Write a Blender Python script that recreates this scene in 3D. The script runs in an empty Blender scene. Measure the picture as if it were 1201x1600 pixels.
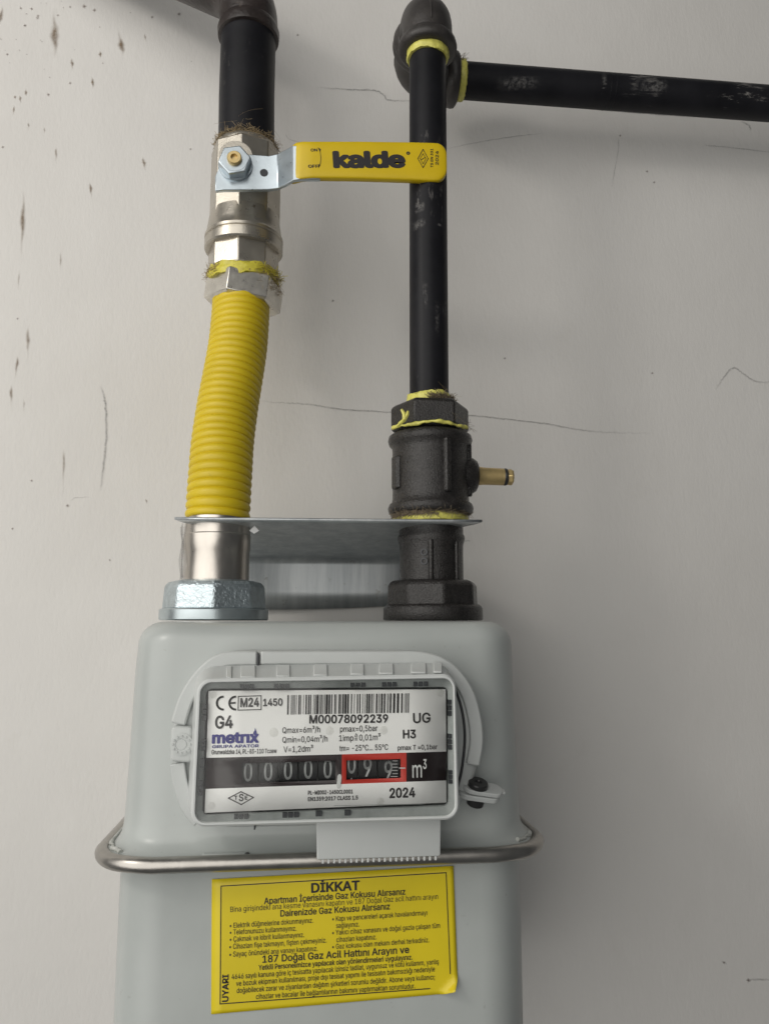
import bpy, bmesh, math, random
from mathutils import Vector, Matrix

# ------------------------------------------------------------------ camera / world / lamp
S = 0.001                                   # everything below is written in millimetres
F, PITCH, YAW = 1202.0, math.radians(8.3), math.radians(6.0)   # focal length in photo pixels
CAM = Vector((-10.8, -392.3, 0.0))
sc = bpy.context.scene
col = sc.collection
cam_d = bpy.data.cameras.new('camera')
cam_d.sensor_fit = 'VERTICAL'; cam_d.sensor_height = 36.0; cam_d.lens = F / 1600 * 36
cam_d.clip_start = 0.01; cam_d.clip_end = 50
cam_o = bpy.data.objects.new('camera', cam_d); col.objects.link(cam_o)
cam_o.location = CAM * S
cam_o.rotation_euler = (math.pi / 2 + PITCH, 0, -YAW)
sc.camera = cam_o

w = bpy.data.worlds.new('World'); sc.world = w; w.use_nodes = True
w.node_tree.nodes['Background'].inputs[0].default_value = (0.93, 0.97, 1.0, 1)
w.node_tree.nodes['Background'].inputs[1].default_value = 0.065

def lamp(name, loc, target, size, energy, colour):
    l = bpy.data.lights.new(name, 'AREA'); l.shape = 'DISK'; l.size = size; l.energy = energy; l.color = colour
    o = bpy.data.objects.new(name, l); col.objects.link(o)
    o.location = Vector(loc) * S
    o.rotation_euler = (Vector(target) - Vector(loc)).to_track_quat('-Z', 'Y').to_euler()
    return o
lamp('window_light', (-620, -780, 210), (0, 60, 60), 1.8, 14.4, (1.0, 0.975, 0.93))
lamp('room_lamp', (-700, -520, 520), (0, 60, 60), 0.16, 1.3, (1.0, 0.95, 0.88))

vs = sc.view_settings
vs.view_transform = 'Standard'; vs.look = 'None'; vs.gamma = 1.0; vs.exposure = 0.0; vs.use_curve_mapping = False
sc.render.engine = 'CYCLES'

# ------------------------------------------------------------------ pixel -> point on a plane y = Y
FWD = Vector((math.sin(YAW) * math.cos(PITCH), math.cos(YAW) * math.cos(PITCH), math.sin(PITCH)))
RGT = Vector((math.cos(YAW), -math.sin(YAW), 0)); UPV = RGT.cross(FWD)
def P(px, py, Y):
    d = FWD + RGT * ((px - 600.5) / F) + UPV * ((800 - py) / F)
    return CAM + d * ((Y - CAM.y) / d.y)

rnd = random.Random(7)

# ------------------------------------------------------------------ materials
def new_mat(name):
    m = bpy.data.materials.new(name); m.use_nodes = True
    return m, m.node_tree.nodes, m.node_tree.links, m.node_tree.nodes['Principled BSDF']
def noise(N, L, scale, detail=4, rough=0.55, stretch=None):
    tc = N.new('ShaderNodeTexCoord'); n = N.new('ShaderNodeTexNoise')
    n.inputs['Scale'].default_value = scale; n.inputs['Detail'].default_value = detail; n.inputs['Roughness'].default_value = rough
    if stretch:
        mp = N.new('ShaderNodeMapping'); mp.inputs['Scale'].default_value = stretch
        L.new(tc.outputs['Object'], mp.inputs[0]); L.new(mp.outputs[0], n.inputs['Vector'])
    else:
        L.new(tc.outputs['Object'], n.inputs['Vector'])
    return n.outputs['Fac']
def ramp(N, L, fac, stops):
    r = N.new('ShaderNodeValToRGB'); e = r.color_ramp.elements
    while len(e) < len(stops): e.new(0.5)
    for i, (p, c) in enumerate(stops):
        e[i].position = p; e[i].color = (*c, 1) if len(c) == 3 else c
    L.new(fac, r.inputs[0]); return r.outputs[0]
def bump(N, L, B, fac, strength, dist, prev=None):
    b = N.new('ShaderNodeBump'); b.inputs['Strength'].default_value = strength; b.inputs['Distance'].default_value = dist
    L.new(fac, b.inputs['Height'])
    if prev: L.new(prev, b.inputs['Normal'])
    L.new(b.outputs[0], B.inputs['Normal']); return b.outputs[0]
def mixc(N, L, fac, a, b):
    m = N.new('ShaderNodeMix'); m.data_type = 'RGBA'
    L.new(fac, m.inputs[0])
    for s, v in ((6, a), (7, b)):
        if isinstance(v, tuple): m.inputs[s].default_value = (*v, 1)
        else: L.new(v, m.inputs[s])
    return m.outputs[2]
def simple(name, colour, rough=0.5, metal=0.0, var=0.0, vscale=60, bstr=0.0, bscale=900, bdist=0.0003, dirt=None, dscale=120, dlo=0.58, spec=0.5, rvar=0.0, stretch=None):
    m, N, L, B = new_mat(name)
    B.inputs['Base Color'].default_value = (*colour, 1); B.inputs['Roughness'].default_value = rough
    B.inputs['Metallic'].default_value = metal; B.inputs['Specular IOR Level'].default_value = spec
    c = None
    if var:
        f = noise(N, L, vscale, 5, stretch=stretch)
        c = ramp(N, L, f, [(0.3, tuple(x * (1 - var) for x in colour)), (0.7, tuple(min(1, x * (1 + var)) for x in colour))])
    if dirt:
        f = noise(N, L, dscale, 6, 0.65)
        k = ramp(N, L, f, [(dlo, (0, 0, 0)), (dlo + 0.14, (1, 1, 1))])
        c = mixc(N, L, k, c if c else colour, dirt)
    if c: L.new(c, B.inputs['Base Color'])
    if rvar:
        f = noise(N, L, vscale * 2, 4)
        mr = N.new('ShaderNodeMapRange'); mr.inputs[3].default_value = max(0.02, rough - rvar); mr.inputs[4].default_value = rough + rvar
        L.new(f, mr.inputs[0]); L.new(mr.outputs[0], B.inputs['Roughness'])
    if bstr: bump(N, L, B, noise(N, L, bscale, 3), bstr, bdist)
    return m

M = {}
# painted plaster wall
m, N, L, B = new_mat('wall_paint')
f = noise(N, L, 7, 6, 0.6)
c = ramp(N, L, f, [(0.3, (0.655, 0.638, 0.612)), (0.7, (0.695, 0.680, 0.655))])
f2 = noise(N, L, 26, 6, 0.7)
k2 = ramp(N, L, f2, [(0.62, (0, 0, 0)), (0.80, (0.16, 0.16, 0.16))])
c = mixc(N, L, k2, c, (0.50, 0.47, 0.42))
L.new(c, B.inputs['Base Color']); B.inputs['Roughness'].default_value = 0.62; B.inputs['Specular IOR Level'].default_value = 0.3
b1 = bump(N, L, B, noise(N, L, 420, 4, 0.6, (1, 1, 0.45)), 0.32, 0.0005)
b2 = bump(N, L, B, noise(N, L, 30, 4, 0.5), 0.22, 0.0024, b1)
b3 = bump(N, L, B, noise(N, L, 110, 5, 0.6, (1, 1, 0.5)), 0.15, 0.0010, b2)
M['wall'] = m
def alpha_mat(name, colour, nscale, lo, hi, top=1.0):
    m, N, L, B = new_mat(name)
    B.inputs['Base Color'].default_value = (*colour, 1); B.inputs['Roughness'].default_value = 0.8
    at = N.new('ShaderNodeAttribute'); at.attribute_name = 'fade'
    r = ramp(N, L, noise(N, L, nscale, 4, 0.7), [(lo, (0, 0, 0)), (hi, (top, top, top))])
    mm = N.new('ShaderNodeMath'); mm.operation = 'MULTIPLY'; L.new(at.outputs['Fac'], mm.inputs[0]); L.new(r, mm.inputs[1])
    L.new(mm.outputs[0], B.inputs['Alpha']); return m
M['rust'] = alpha_mat('rust_drip', (0.19, 0.125, 0.065), 300, 0.0, 0.6, 0.85)
M['speck'] = alpha_mat('rust_speck', (0.15, 0.10, 0.075), 900, 0.05, 0.45, 0.9)
M['pencil'] = alpha_mat('pencil_graphite', (0.09, 0.09, 0.09), 1500, 0.32, 0.60, 0.75)

M['scuff'] = alpha_mat('pale_scuff', (0.34, 0.33, 0.32), 520, 0.40, 0.70, 0.42)
M['meter'] = simple('meter_grey_paint', (0.425, 0.45, 0.437), 0.30, var=0.05, vscale=22, bstr=0.12, bscale=140, bdist=0.0007, dirt=(0.30, 0.305, 0.285), dscale=260, dlo=0.66, rvar=0.05)
M['plastic'] = simple('housing_plastic', (0.50, 0.52, 0.51), 0.42, var=0.03, bstr=0.12, bscale=1400, bdist=0.0001, dirt=(0.33, 0.32, 0.29), dscale=180, dlo=0.72)
M['plastic_lt'] = simple('frame_plastic', (0.58, 0.60, 0.59), 0.38, var=0.02, bstr=0.1, bscale=1400, bdist=0.0001)
M['frost'] = simple('frosted_rim_plastic', (0.25, 0.265, 0.26), 0.35, var=0.18, vscale=160)
M['slot'] = simple('dark_slot', (0.03, 0.032, 0.036), 0.4, var=0.2)
M['dial'] = simple('dial_white', (0.85, 0.84, 0.83), 0.5, var=0.015, vscale=40)
M['ink'] = simple('dial_black_ink', (0.022, 0.019, 0.020), 0.45, var=0.15)
M['band'] = simple('dial_black_band', (0.020, 0.012, 0.013), 0.35, var=0.2)
M['red'] = simple('dial_red', (0.50, 0.035, 0.022), 0.45, var=0.05)
M['blue'] = simple('dial_blue_ink', (0.035, 0.032, 0.23), 0.5, var=0.05)
M['wheel'] = simple('counter_wheel_black', (0.010, 0.010, 0.011), 0.5, var=0.2)
M['digit'] = simple('counter_digit', (0.45, 0.46, 0.46), 0.6, var=0.08)
M['whiteink_and_glint'] = simple('white_print_and_glint', (0.62, 0.62, 0.61), 0.5, var=0.03)
M['label'] = simple('label_yellow', (0.68, 0.54, 0.012), 0.42, var=0.05, vscale=35, bstr=0.12, bscale=90, bdist=0.0004)
M['label_back'] = simple('label_backing', (0.42, 0.38, 0.30), 0.5, var=0.1)
M['hose'] = simple('hose_yellow', (0.63, 0.47, 0.011), 0.46, var=0.06, vscale=50, bstr=0.1, bscale=700, bdist=0.0002, dirt=(0.40, 0.29, 0.02), dscale=90, dlo=0.66)
M['grip'] = simple('grip_yellow', (0.62, 0.44, 0.005), 0.38, var=0.05, vscale=60, bstr=0.1, bscale=350, bdist=0.0003, dirt=(0.28, 0.19, 0.02), dscale=170, dlo=0.68)
M['tape'] = simple('tape_yellow', (0.62, 0.55, 0.06), 0.42, var=0.2, vscale=260, bstr=0.6, bscale=420, bdist=0.0007, dirt=(0.20, 0.13, 0.05), dscale=260, dlo=0.54)
M['tape2'] = simple('tape_pale_yellow', (0.66, 0.62, 0.14), 0.42, var=0.15, vscale=260, bstr=0.6, bscale=420, bdist=0.0007, dirt=(0.18, 0.14, 0.07), dscale=280, dlo=0.64)
M['hemp'] = simple('hemp_fibre', (0.34, 0.26, 0.15), 0.8, var=0.35, vscale=500)
M['hemp_dk'] = simple('hemp_fibre_dark', (0.20, 0.16, 0.11), 0.8, var=0.4, vscale=500)
M['iron'] = simple('cast_iron', (0.019, 0.017, 0.016), 0.28, var=0.3, vscale=250, bstr=0.7, bscale=1500, bdist=0.0006, rvar=0.12)
M['iron_smooth'] = simple('cast_iron_elbow', (0.036, 0.032, 0.030), 0.46, var=0.2, vscale=160, bstr=0.35, bscale=800, bdist=0.0005, rvar=0.08)
M['zinc'] = simple('zinc_plated', (0.52, 0.59, 0.62), 0.33, metal=0.85, var=0.14, vscale=300, bstr=0.75, bscale=650, bdist=0.0008, rvar=0.08)
M['zinc_flat'] = simple('zinc_turned', (0.50, 0.56, 0.58), 0.32, metal=0.85, var=0.12, vscale=120, rvar=0.08, bstr=0.12, bscale=500)
M['handle'] = simple('zinc_handle', (0.50, 0.56, 0.60), 0.30, metal=0.8, var=0.08, vscale=140, bstr=0.12, bscale=400, bdist=0.0003, rvar=0.08)
M['brass'] = simple('brass', (0.62, 0.47, 0.22), 0.34, metal=0.65, var=0.12, vscale=200, bstr=0.15, bscale=600, rvar=0.06)
M['nickel'] = simple('nickel_plated', (0.48, 0.445, 0.385), 0.30, metal=0.82, var=0.12, vscale=90, bstr=0.22, bscale=900, bdist=0.0003, dirt=(0.20, 0.15, 0.10), dscale=130, dlo=0.62, rvar=0.10)
M['steel_nut'] = simple('steel_nut', (0.66, 0.63, 0.57), 0.30, metal=0.9, var=0.12, vscale=150, bstr=0.15, bscale=700, rvar=0.08, dirt=(0.22, 0.18, 0.13), dscale=200, dlo=0.66)
M['stainless'] = simple('stainless_tube', (0.60, 0.56, 0.51), 0.30, metal=1.0, var=0.08, vscale=220, bstr=0.10, bscale=300, stretch=(1, 1, 0.1), rvar=0.06)
M['ring'] = simple('clamp_ring_steel', (0.43, 0.41, 0.38), 0.33, metal=0.95, var=0.12, vscale=120, bstr=0.12, bscale=500, rvar=0.08)
M['sealant'] = simple('white_sealant', (0.50, 0.51, 0.48), 0.5, var=0.2, vscale=300, bstr=0.7, bscale=350, bdist=0.001)
M['screw'] = simple('dark_screw', (0.03, 0.03, 0.03), 0.3, var=0.2)
# galvanised bracket: vertical streaks
m, N, L, B = new_mat('galvanised_sheet')
f = noise(N, L, 110, 6, 0.7, (1, 1, 0.06))
c = ramp(N, L, f, [(0.25, (0.38, 0.41, 0.43)), (0.75, (0.70, 0.72, 0.72))])
k = ramp(N, L, noise(N, L, 150, 6, 0.7), [(0.62, (0, 0, 0)), (0.74, (0.7, 0.7, 0.7))])
c = mixc(N, L, k, c, (0.24, 0.23, 0.20))
L.new(c, B.inputs['Base Color']); B.inputs['Metallic'].default_value = 0.72; B.inputs['Roughness'].default_value = 0.38
bump(N, L, B, f, 0.1, 0.0004); M['galv'] = m
# black coated pipe, scuffed
def pipe_mat(name, amount, stretch):
    m, N, L, B = new_mat(name)
    f = noise(N, L, 40, 5)
    c = ramp(N, L, f, [(0.3, (0.009, 0.009, 0.011)), (0.7, (0.017, 0.017, 0.020))])
    big = ramp(N, L, noise(N, L, 22, 3), [(0.55, (0, 0, 0)), (0.68, (1, 1, 1))])
    fine = ramp(N, L, noise(N, L, 190, 6, 0.75, stretch), [(0.56, (0, 0, 0)), (0.66, (amount,) * 3)])
    mm = N.new('ShaderNodeMath'); mm.operation = 'MULTIPLY'; L.new(big, mm.inputs[0]); L.new(fine, mm.inputs[1])
    c = mixc(N, L, mm.outputs[0], c, (0.42, 0.40, 0.38))
    L.new(c, B.inputs['Base Color'])
    r = N.new('ShaderNodeMapRange'); r.inputs[3].default_value = 0.36; r.inputs[4].default_value = 0.50; B.inputs['Specular IOR Level'].default_value = 0.16
    L.new(f, r.inputs[0]); L.new(r.outputs[0], B.inputs['Roughness'])
    bump(N, L, B, noise(N, L, 500, 3), 0.12, 0.0003); return m
M['pipe'] = pipe_mat('black_pipe_paint', 0.8, (1, 1, 0.25))
M['pipe_h'] = pipe_mat('black_pipe_paint_horizontal', 0.8, (0.25, 1, 1))
M['pipe_big'] = pipe_mat('black_pipe_paint_dusty', 0.16, (1, 1, 0.5))
M['rusty'] = simple('dusty_rusty_elbow', (0.030, 0.023, 0.021), 0.36, var=0.4, vscale=70, bstr=0.5, bscale=300, bdist=0.0008, dirt=(0.10, 0.08, 0.07), dscale=90, dlo=0.6)
# clear plastic
def clear(name, tint, rough, gl):
    m, N, L, B = new_mat(name)
    N.remove(B); out = N['Material Output']
    t = N.new('ShaderNodeBsdfTransparent'); t.inputs[0].default_value = (*tint, 1)
    g = N.new('ShaderNodeBsdfGlossy'); g.inputs['Roughness'].default_value = rough
    fr = N.new('ShaderNodeLayerWeight'); fr.inputs[0].default_value = 0.15
    pw = N.new('ShaderNodeMath'); pw.operation = 'POWER'; pw.inputs[1].default_value = 3.0; L.new(fr.outputs['Facing'], pw.inputs[0])
    mu = N.new('ShaderNodeMath'); mu.operation = 'MULTIPLY_ADD'; mu.inputs[1].default_value = 0.5; mu.inputs[2].default_value = gl
    L.new(pw.outputs[0], mu.inputs[0])
    mx = N.new('ShaderNodeMixShader'); L.new(mu.outputs[0], mx.inputs[0]); L.new(t.outputs[0], mx.inputs[1]); L.new(g.outputs[0], mx.inputs[2])
    L.new(mx.outputs[0], out.inputs[0]); return m
M['pane'] = clear('clear_window', (0.97, 0.975, 0.97), 0.05, 0.018)
M['film'] = clear('clear_plastic_film', (0.88, 0.88, 0.88), 0.2, 0.06)
M['peg'] = clear('clear_peg', (0.97, 0.97, 0.965), 0.12, 0.035)

# ------------------------------------------------------------------ mesh helpers
def link(name, me, mat, parent=None, sharp=38, bevel=0):
    o = bpy.data.objects.new(name, me); col.objects.link(o)
    if mat:
        for mm in (mat if isinstance(mat, (list, tuple)) else [mat]): me.materials.append(mm)
    if parent: o.parent = parent
    if bevel:
        bv = o.modifiers.new('bevel', 'BEVEL'); bv.width = bevel * S; bv.segments = 2; bv.limit_method = 'ANGLE'; bv.angle_limit = math.radians(35); bv.harden_normals = False
    return o
def finish(bm, name, mat, parent=None, sharp=38, bevel=0, fix=True):
    if fix: bmesh.ops.recalc_face_normals(bm, faces=bm.faces)
    for v in bm.verts: v.co *= S
    for f in bm.faces: f.smooth = True
    thr = math.radians(sharp)
    for e in bm.edges:
        e.smooth = not (len(e.link_faces) == 2 and e.calc_face_angle(0) > thr)
    me = bpy.data.meshes.new(name); bm.to_mesh(me); bm.free()
    return link(name, me, mat, parent, sharp, bevel)
def thing(name, label, cat, group=None):
    o = bpy.data.objects.new(name, None); o.empty_display_size = 0.01; col.objects.link(o)
    return tag(o, label, cat, group)
def tag(o, label, cat=None, group=None):
    o['label'] = label
    if cat: o['category'] = cat
    if group: o['group'] = group
    return o
def rings(bm, loops, cap0=True, cap1=True, closed=True):
    R = [[bm.verts.new(p) for p in lp] for lp in loops]
    n = len(R[0])
    for a, b in zip(R, R[1:]):
        for i in range(n if closed else n - 1):
            j = (i + 1) % n
            bm.faces.new((a[i], a[j], b[j], b[i]))
    if cap0: bm.faces.new(R[0][::-1])
    if cap1: bm.faces.new(R[-1])
    return R
def frame_of(d):
    d = d.normalized(); a = Vector((0, -1, 0)) if abs(d.y) < 0.9 else Vector((1, 0, 0))
    u = (a - d * a.dot(d)).normalized(); return u, d.cross(u)
def lathe(bm, base, axis, prof, n=48, rot=0.0, flat=None, caps=True):
    """prof: list of (distance along axis, radius); n sides; rot turns the first vertex away from the camera side"""
    axis = Vector(axis).normalized(); u, v = frame_of(axis); loops = []
    for t, r in prof:
        c = Vector(base) + axis * t
        loops.append([c + (u * math.cos(rot + 2 * math.pi * i / n) + v * math.sin(rot + 2 * math.pi * i / n)) * r for i in range(n)])
    rings(bm, loops, caps, caps)
def sweep(bm, path, rad, n=32, caps=True, loop=False):
    pts = [Vector(p) for p in path]; k = len(pts); loops = []; u = None
    for i, p in enumerate(pts):
        if loop: d = pts[(i + 1) % k] - pts[i - 1]
        else: d = pts[min(i + 1, k - 1)] - pts[max(i - 1, 0)]
        d.normalize()
        if u is None: u, _ = frame_of(d)
        u = (u - d * u.dot(d)).normalized(); v = d.cross(u)
        r = rad(i / (k - 1)) if callable(rad) else rad
        loops.append([p + (u * math.cos(2 * math.pi * a / n) + v * math.sin(2 * math.pi * a / n)) * r for a in range(n)])
    if loop:
        R = [[bm.verts.new(q) for q in lp] for lp in loops]
        for i in range(k):
            a, b = R[i], R[(i + 1) % k]
            for q in range(n):
                bm.faces.new((a[q], a[(q + 1) % n], b[(q + 1) % n], b[q]))
    else: rings(bm, loops, caps, caps)
def box(bm, lo, hi):
    x0, y0, z0 = lo; x1, y1, z1 = hi
    v = [bm.verts.new(p) for p in ((x0, y0, z0), (x1, y0, z0), (x1, y1, z0), (x0, y1, z0), (x0, y0, z1), (x1, y0, z1), (x1, y1, z1), (x0, y1, z1))]
    for f in ((0, 3, 2, 1), (4, 5, 6, 7), (0, 1, 5, 4), (1, 2, 6, 5), (2, 3, 7, 6), (3, 0, 4, 7)):
        bm.faces.new([v[i] for i in f])
def prism(bm, pts, y0, y1):
    """pts: (x, z) outline; extruded from y0 (front) to y1"""
    rings(bm, [[Vector((x, y0, z)) for x, z in pts], [Vector((x, y1, z)) for x, z in pts]])
def catmull(pts, k=8, loop=True):
    n = len(pts); out = []
    for i in range(n if loop else n - 1):
        g = lambda j: Vector(pts[j % n]) if loop else Vector(pts[min(max(j, 0), n - 1)])
        a, b, c, d = g(i - 1), g(i), g(i + 1), g(i + 2)
        for q in range(k):
            t = q / k
            out.append(0.5 * ((2 * b) + (c - a) * t + (2 * a - 5 * b + 4 * c - d) * t * t + (3 * b - a - 3 * c + d) * t ** 3))
    if not loop: out.append(Vector(pts[-1]))
    return out
def round_poly(pts, r, k=7):
    """rounded corners for a convex (x, z) polygon"""
    out = []; n = len(pts)
    for i in range(n):
        p = Vector(pts[i]); a = (Vector(pts[i - 1]) - p).normalized(); b = (Vector(pts[(i + 1) % n]) - p).normalized()
        ang = math.acos(max(-1, min(1, a.dot(b)))); t = r / math.tan(ang / 2)
        c = p + (a + b).normalized() * (r / math.sin(ang / 2))
        s, e = p + a * t - c, p + b * t - c
        tot = math.acos(max(-1, min(1, s.dot(e) / r / r)))
        for q in range(k + 1):
            f = q / k
            v = (s * math.sin((1 - f) * tot) + e * math.sin(f * tot)) / math.sin(tot)
            out.append(c + v)
    return out
def offset_poly(pts, d):
    n = len(pts); out = []
    area = sum(pts[i - 1][0] * pts[i][1] - pts[i][0] * pts[i - 1][1] for i in range(n))
    sg = 1 if area > 0 else -1
    for i in range(n):
        a, b, c = Vector(pts[i - 1]), Vector(pts[i]), Vector(pts[(i + 1) % n])
        t = (c - a).normalized(); out.append(b + Vector((t.y, -t.x)) * d * sg)
    return out
def xz(px, py, Y):
    p = P(px, py, Y); return (p.x, p.z)

import os
try:                                        # the sans serif that ships inside Blender; otherwise its built-in letters
    FONT = bpy.data.fonts.load(os.path.join(bpy.utils.system_resource('DATAFILES'), 'fonts', 'Inter.woff2'))
except Exception:
    FONT = None
from mathutils.geometry import tessellate_polygon
def glyph_faces(s, shear):
    """letters of s as flat triangles; every outer contour is filled by itself so that overlapping strokes leave no holes"""
    cu = bpy.data.curves.new('t', 'FONT'); cu.body = s; cu.resolution_u = 3; cu.shear = shear; cu.fill_mode = 'NONE'
    if FONT: cu.font = FONT
    o = bpy.data.objects.new('t', cu); col.objects.link(o)
    dg = bpy.context.evaluated_depsgraph_get(); dg.update()
    me = bpy.data.meshes.new_from_object(o.evaluated_get(dg))
    bpy.data.objects.remove(o); bpy.data.curves.remove(cu)
    co = [v.co.copy() for v in me.vertices]; nb = {}
    for e in me.edges:
        i, j = e.vertices; nb.setdefault(i, []).append(j); nb.setdefault(j, []).append(i)
    bpy.data.meshes.remove(me)
    seen = set(); loops = []
    for st in range(len(co)):
        if st in seen or st not in nb: continue
        lp = [st]; seen.add(st); cur = min(nb[st])
        while cur not in seen:
            lp.append(cur); seen.add(cur)
            nx = [k for k in nb[cur] if k not in seen]
            if not nx: break
            cur = nx[0]
        if len(lp) > 2: loops.append(lp)
    ar = [sum(co[l[i - 1]].x * co[l[i]].y - co[l[i]].x * co[l[i - 1]].y for i in range(len(l))) for l in loops]
    big = max(range(len(ar)), key=lambda i: abs(ar[i])); sg = 1 if ar[big] > 0 else -1
    bb = [(min(co[k].x for k in l), max(co[k].x for k in l), min(co[k].y for k in l), max(co[k].y for k in l)) for l in loops]
    V, Fc = [], []
    for i, l in enumerate(loops):
        if ar[i] * sg <= 0: continue
        grp = [l] + [m for j, m in enumerate(loops) if ar[j] * sg < 0 and bb[j][0] >= bb[i][0] and bb[j][1] <= bb[i][1] and bb[j][2] >= bb[i][2] and bb[j][3] <= bb[i][3]]
        flatl = [k for m in grp for k in m]; n0 = len(V)
        V += [Vector((co[k].x, co[k].y, 0.004 * (i % 3))) for k in flatl]
        for t in tessellate_polygon([[co[k] for k in m] for m in grp]):
            p, q, r = [V[n0 + x] for x in t]
            if (q - p).cross(r - p).z < 0: t = (t[0], t[2], t[1])
            Fc.append(tuple(n0 + x for x in t))
    return V, Fc
def text_mesh(s, bold=0.0, shear=0.0):
    """flat letters; a bolder weight is struck several times, each strike a hair in front of the last (z of the mesh)"""
    base, fc = glyph_faces(s, shear); V, Fc = [], []; n_ = 8 if bold > 0.04 else 4
    for k, (dx, dy) in enumerate([(math.cos(math.pi * q / n_), 0.8 * math.sin(math.pi * q / n_)) for q in range(2 * n_)] if bold else [(0, 0)]):
        n0 = len(V); V += [(c.x + dx * bold, c.y + dy * bold, c.z + k * 0.004) for c in base]; Fc += [tuple(i + n0 for i in f) for f in fc]
    me = bpy.data.meshes.new('t'); me.from_pydata(V, [], Fc)
    return me
CAPH = max(v.y for v in glyph_faces('H', 0)[0])
def text_on(s, a, b, cap, Y, mat, parent, bold=0.0, name='lettering', shear=0.0, proud=0.15):
    """text from photo pixel a (left end of the base line) to b (right end) on the plane y = Y; cap = height of a capital in photo pixels"""
    me = text_mesh(s, bold, shear)
    A, Bp = P(*a, Y), P(*b, Y)
    u = (Bp - A); wd = u.length; u.normalize(); v = Vector((-u.z, 0, u.x))
    mmpx = (Y - CAM.y) / F * 1.02
    xs = [q.co.x for q in me.vertices]; x0, x1 = min(xs), max(xs); sx = wd / (x1 - x0); sy = cap * mmpx / (CAPH + bold)
    for q in me.vertices:
        p = A + u * ((q.co.x - x0) * sx) + v * ((q.co.y) * sy); p.y = Y - proud - q.co.z
        q.co = p * S
    return link(name, me, mat, parent)
def flat(name, polys, Y, mat, parent, proud=0.15):
    bm = bmesh.new()
    for pl in polys:
        bm.faces.new([bm.verts.new((x, Y - proud, z)) for x, z in pl])
    for f in bm.faces:
        f.normal_update()
        if f.normal.y > 0: f.normal_flip()
    return finish(bm, name, mat, parent, fix=False)
def line_poly(pts, wdt):
    out = []
    for a, b in zip(pts, pts[1:]):
        a, b = Vector(a), Vector(b); n = (b - a).normalized(); n = Vector((-n.y, n.x)) * wdt / 2
        e = (b - a).normalized() * wdt / 2
        out.append([a - e + n, b + e + n, b + e - n, a - e - n])
    return out

# ------------------------------------------------------------------ wall
WY = 95.0
bm = bmesh.new(); box(bm, (-700, WY, -600), (800, WY + 120, 800))
wall = finish(bm, 'wall', M['wall']); wall['kind'] = 'structure'
wall['label'] = 'off white painted plaster wall with rust drips and pencil lines'
def fade_mesh(name, rows, mat, proud):
    """rows: list of (list of (x,z), list of fade) of equal length"""
    me = bpy.data.meshes.new(name); V = []; A = []; Fc = []
    n = len(rows[0][0])
    for pts, fd in rows:
        for (x, z), a in zip(pts, fd): V.append((x * S, (WY - proud) * S, z * S)); A.append(a)
    for r in range(len(rows) - 1):
        for i in range(n - 1):
            Fc.append((r * n + i, r * n + i + 1, (r + 1) * n + i + 1, (r + 1) * n + i))
    me.from_pydata(V, [], Fc)
    at = me.attributes.new('fade', 'FLOAT', 'POINT')
    for i, a in enumerate(A): at.data[i].value = a
    return link(name, me, mat, wall)
def drip(px, y0, y1, wpx, lean=0.0, mat='rust', core=0.35, strength=1.0):
    wpx *= 1.25
    """a run from y0 to y1 with its widest, darkest place at core"""
    rows = []; KN = 20
    ph = rnd.uniform(0, 6)
    for k in range(KN + 1):
        t = k / KN; g = math.exp(-((t - core) / 0.2) ** 2); tail = math.exp(-((t - core) / 0.42) ** 2)
        wd = wpx * (0.40 + 0.60 * g) * (1 + 0.12 * math.sin(k * 1.7 + ph)); st = strength * (0.6 * g + 0.4 * tail) * min(1, 5 * t, 5 * (1 - t))
        x = px + lean * (t - core) + 0.1 * wpx * math.sin(k * 0.8 + ph); y = y0 + (y1 - y0) * t
        rows.append(([xz(x + wd * q, y, WY) for q in (-1.0, -0.6, -0.3, 0, 0.3, 0.6, 1.0)], [0, st * 0.25, st * 0.7, st, st * 0.7, st * 0.25, 0]))
    fade_mesh('rust_stain', rows, M[mat], 0.25)
for a in [(86, 15, 92, 7, 2, 'rust', 0.52), (190, 45, 88, 5.5, 8, 'rust', 0.62), (2, 8, 42, 4, -6, 'rust', 0.5), (113, 90, 112, 3, 2, 'rust', 0.4), (145, 118, 140, 2.4, 2, 'rust', 0.5),
          (157, 78, 92, 2.6, 0, 'rust', 0.5), (41, 138, 152, 2.4, 0, 'rust', 0.5), (32, 148, 164, 2.2, 1, 'rust', 0.4), (22, 165, 182, 2, -2, 'rust', 0.4), (24, 148, 156, 2, 0, 'rust', 0.5),
          (88, 228, 262, 2.2, 1, 'rust', 0.35, 0.75), (225, 244, 270, 3, 5, 'rust', 0.4), (142, 284, 314, 2.6, 3, 'rust', 0.35), (36, 296, 410, 4.2, -4, 'rust', 0.42, 0.9), (95, 390, 430, 1.8, -1, 'rust', 0.4, 0.5),
          (44, 508, 570, 3.6, 0, 'rust', 0.35, 0.7), (27, 555, 600, 2.6, -6, 'rust', 0.3, 0.8), (18, 600, 642, 3, 0, 'rust', 0.35, 0.75), (100, 700, 790, 2.4, -2, 'rust', 0.25, 0.6), (38, 620, 650, 1.6, 0, 'rust', 0.4, 0.4),
          (45, 190, 204, 1.8, 0, 'rust', 0.4, 0.6), (70, 198, 212, 1.8, 0, 'rust', 0.4, 0.6), (30, 420, 470, 1.6, -3, 'rust', 0.3, 0.45), (227, 52, 68, 1.8, 3, 'rust', 0.4, 0.6), (229, 778, 790, 1.8, 3, 'rust', 0.4, 0.8)]:
    drip(*a)
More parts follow.
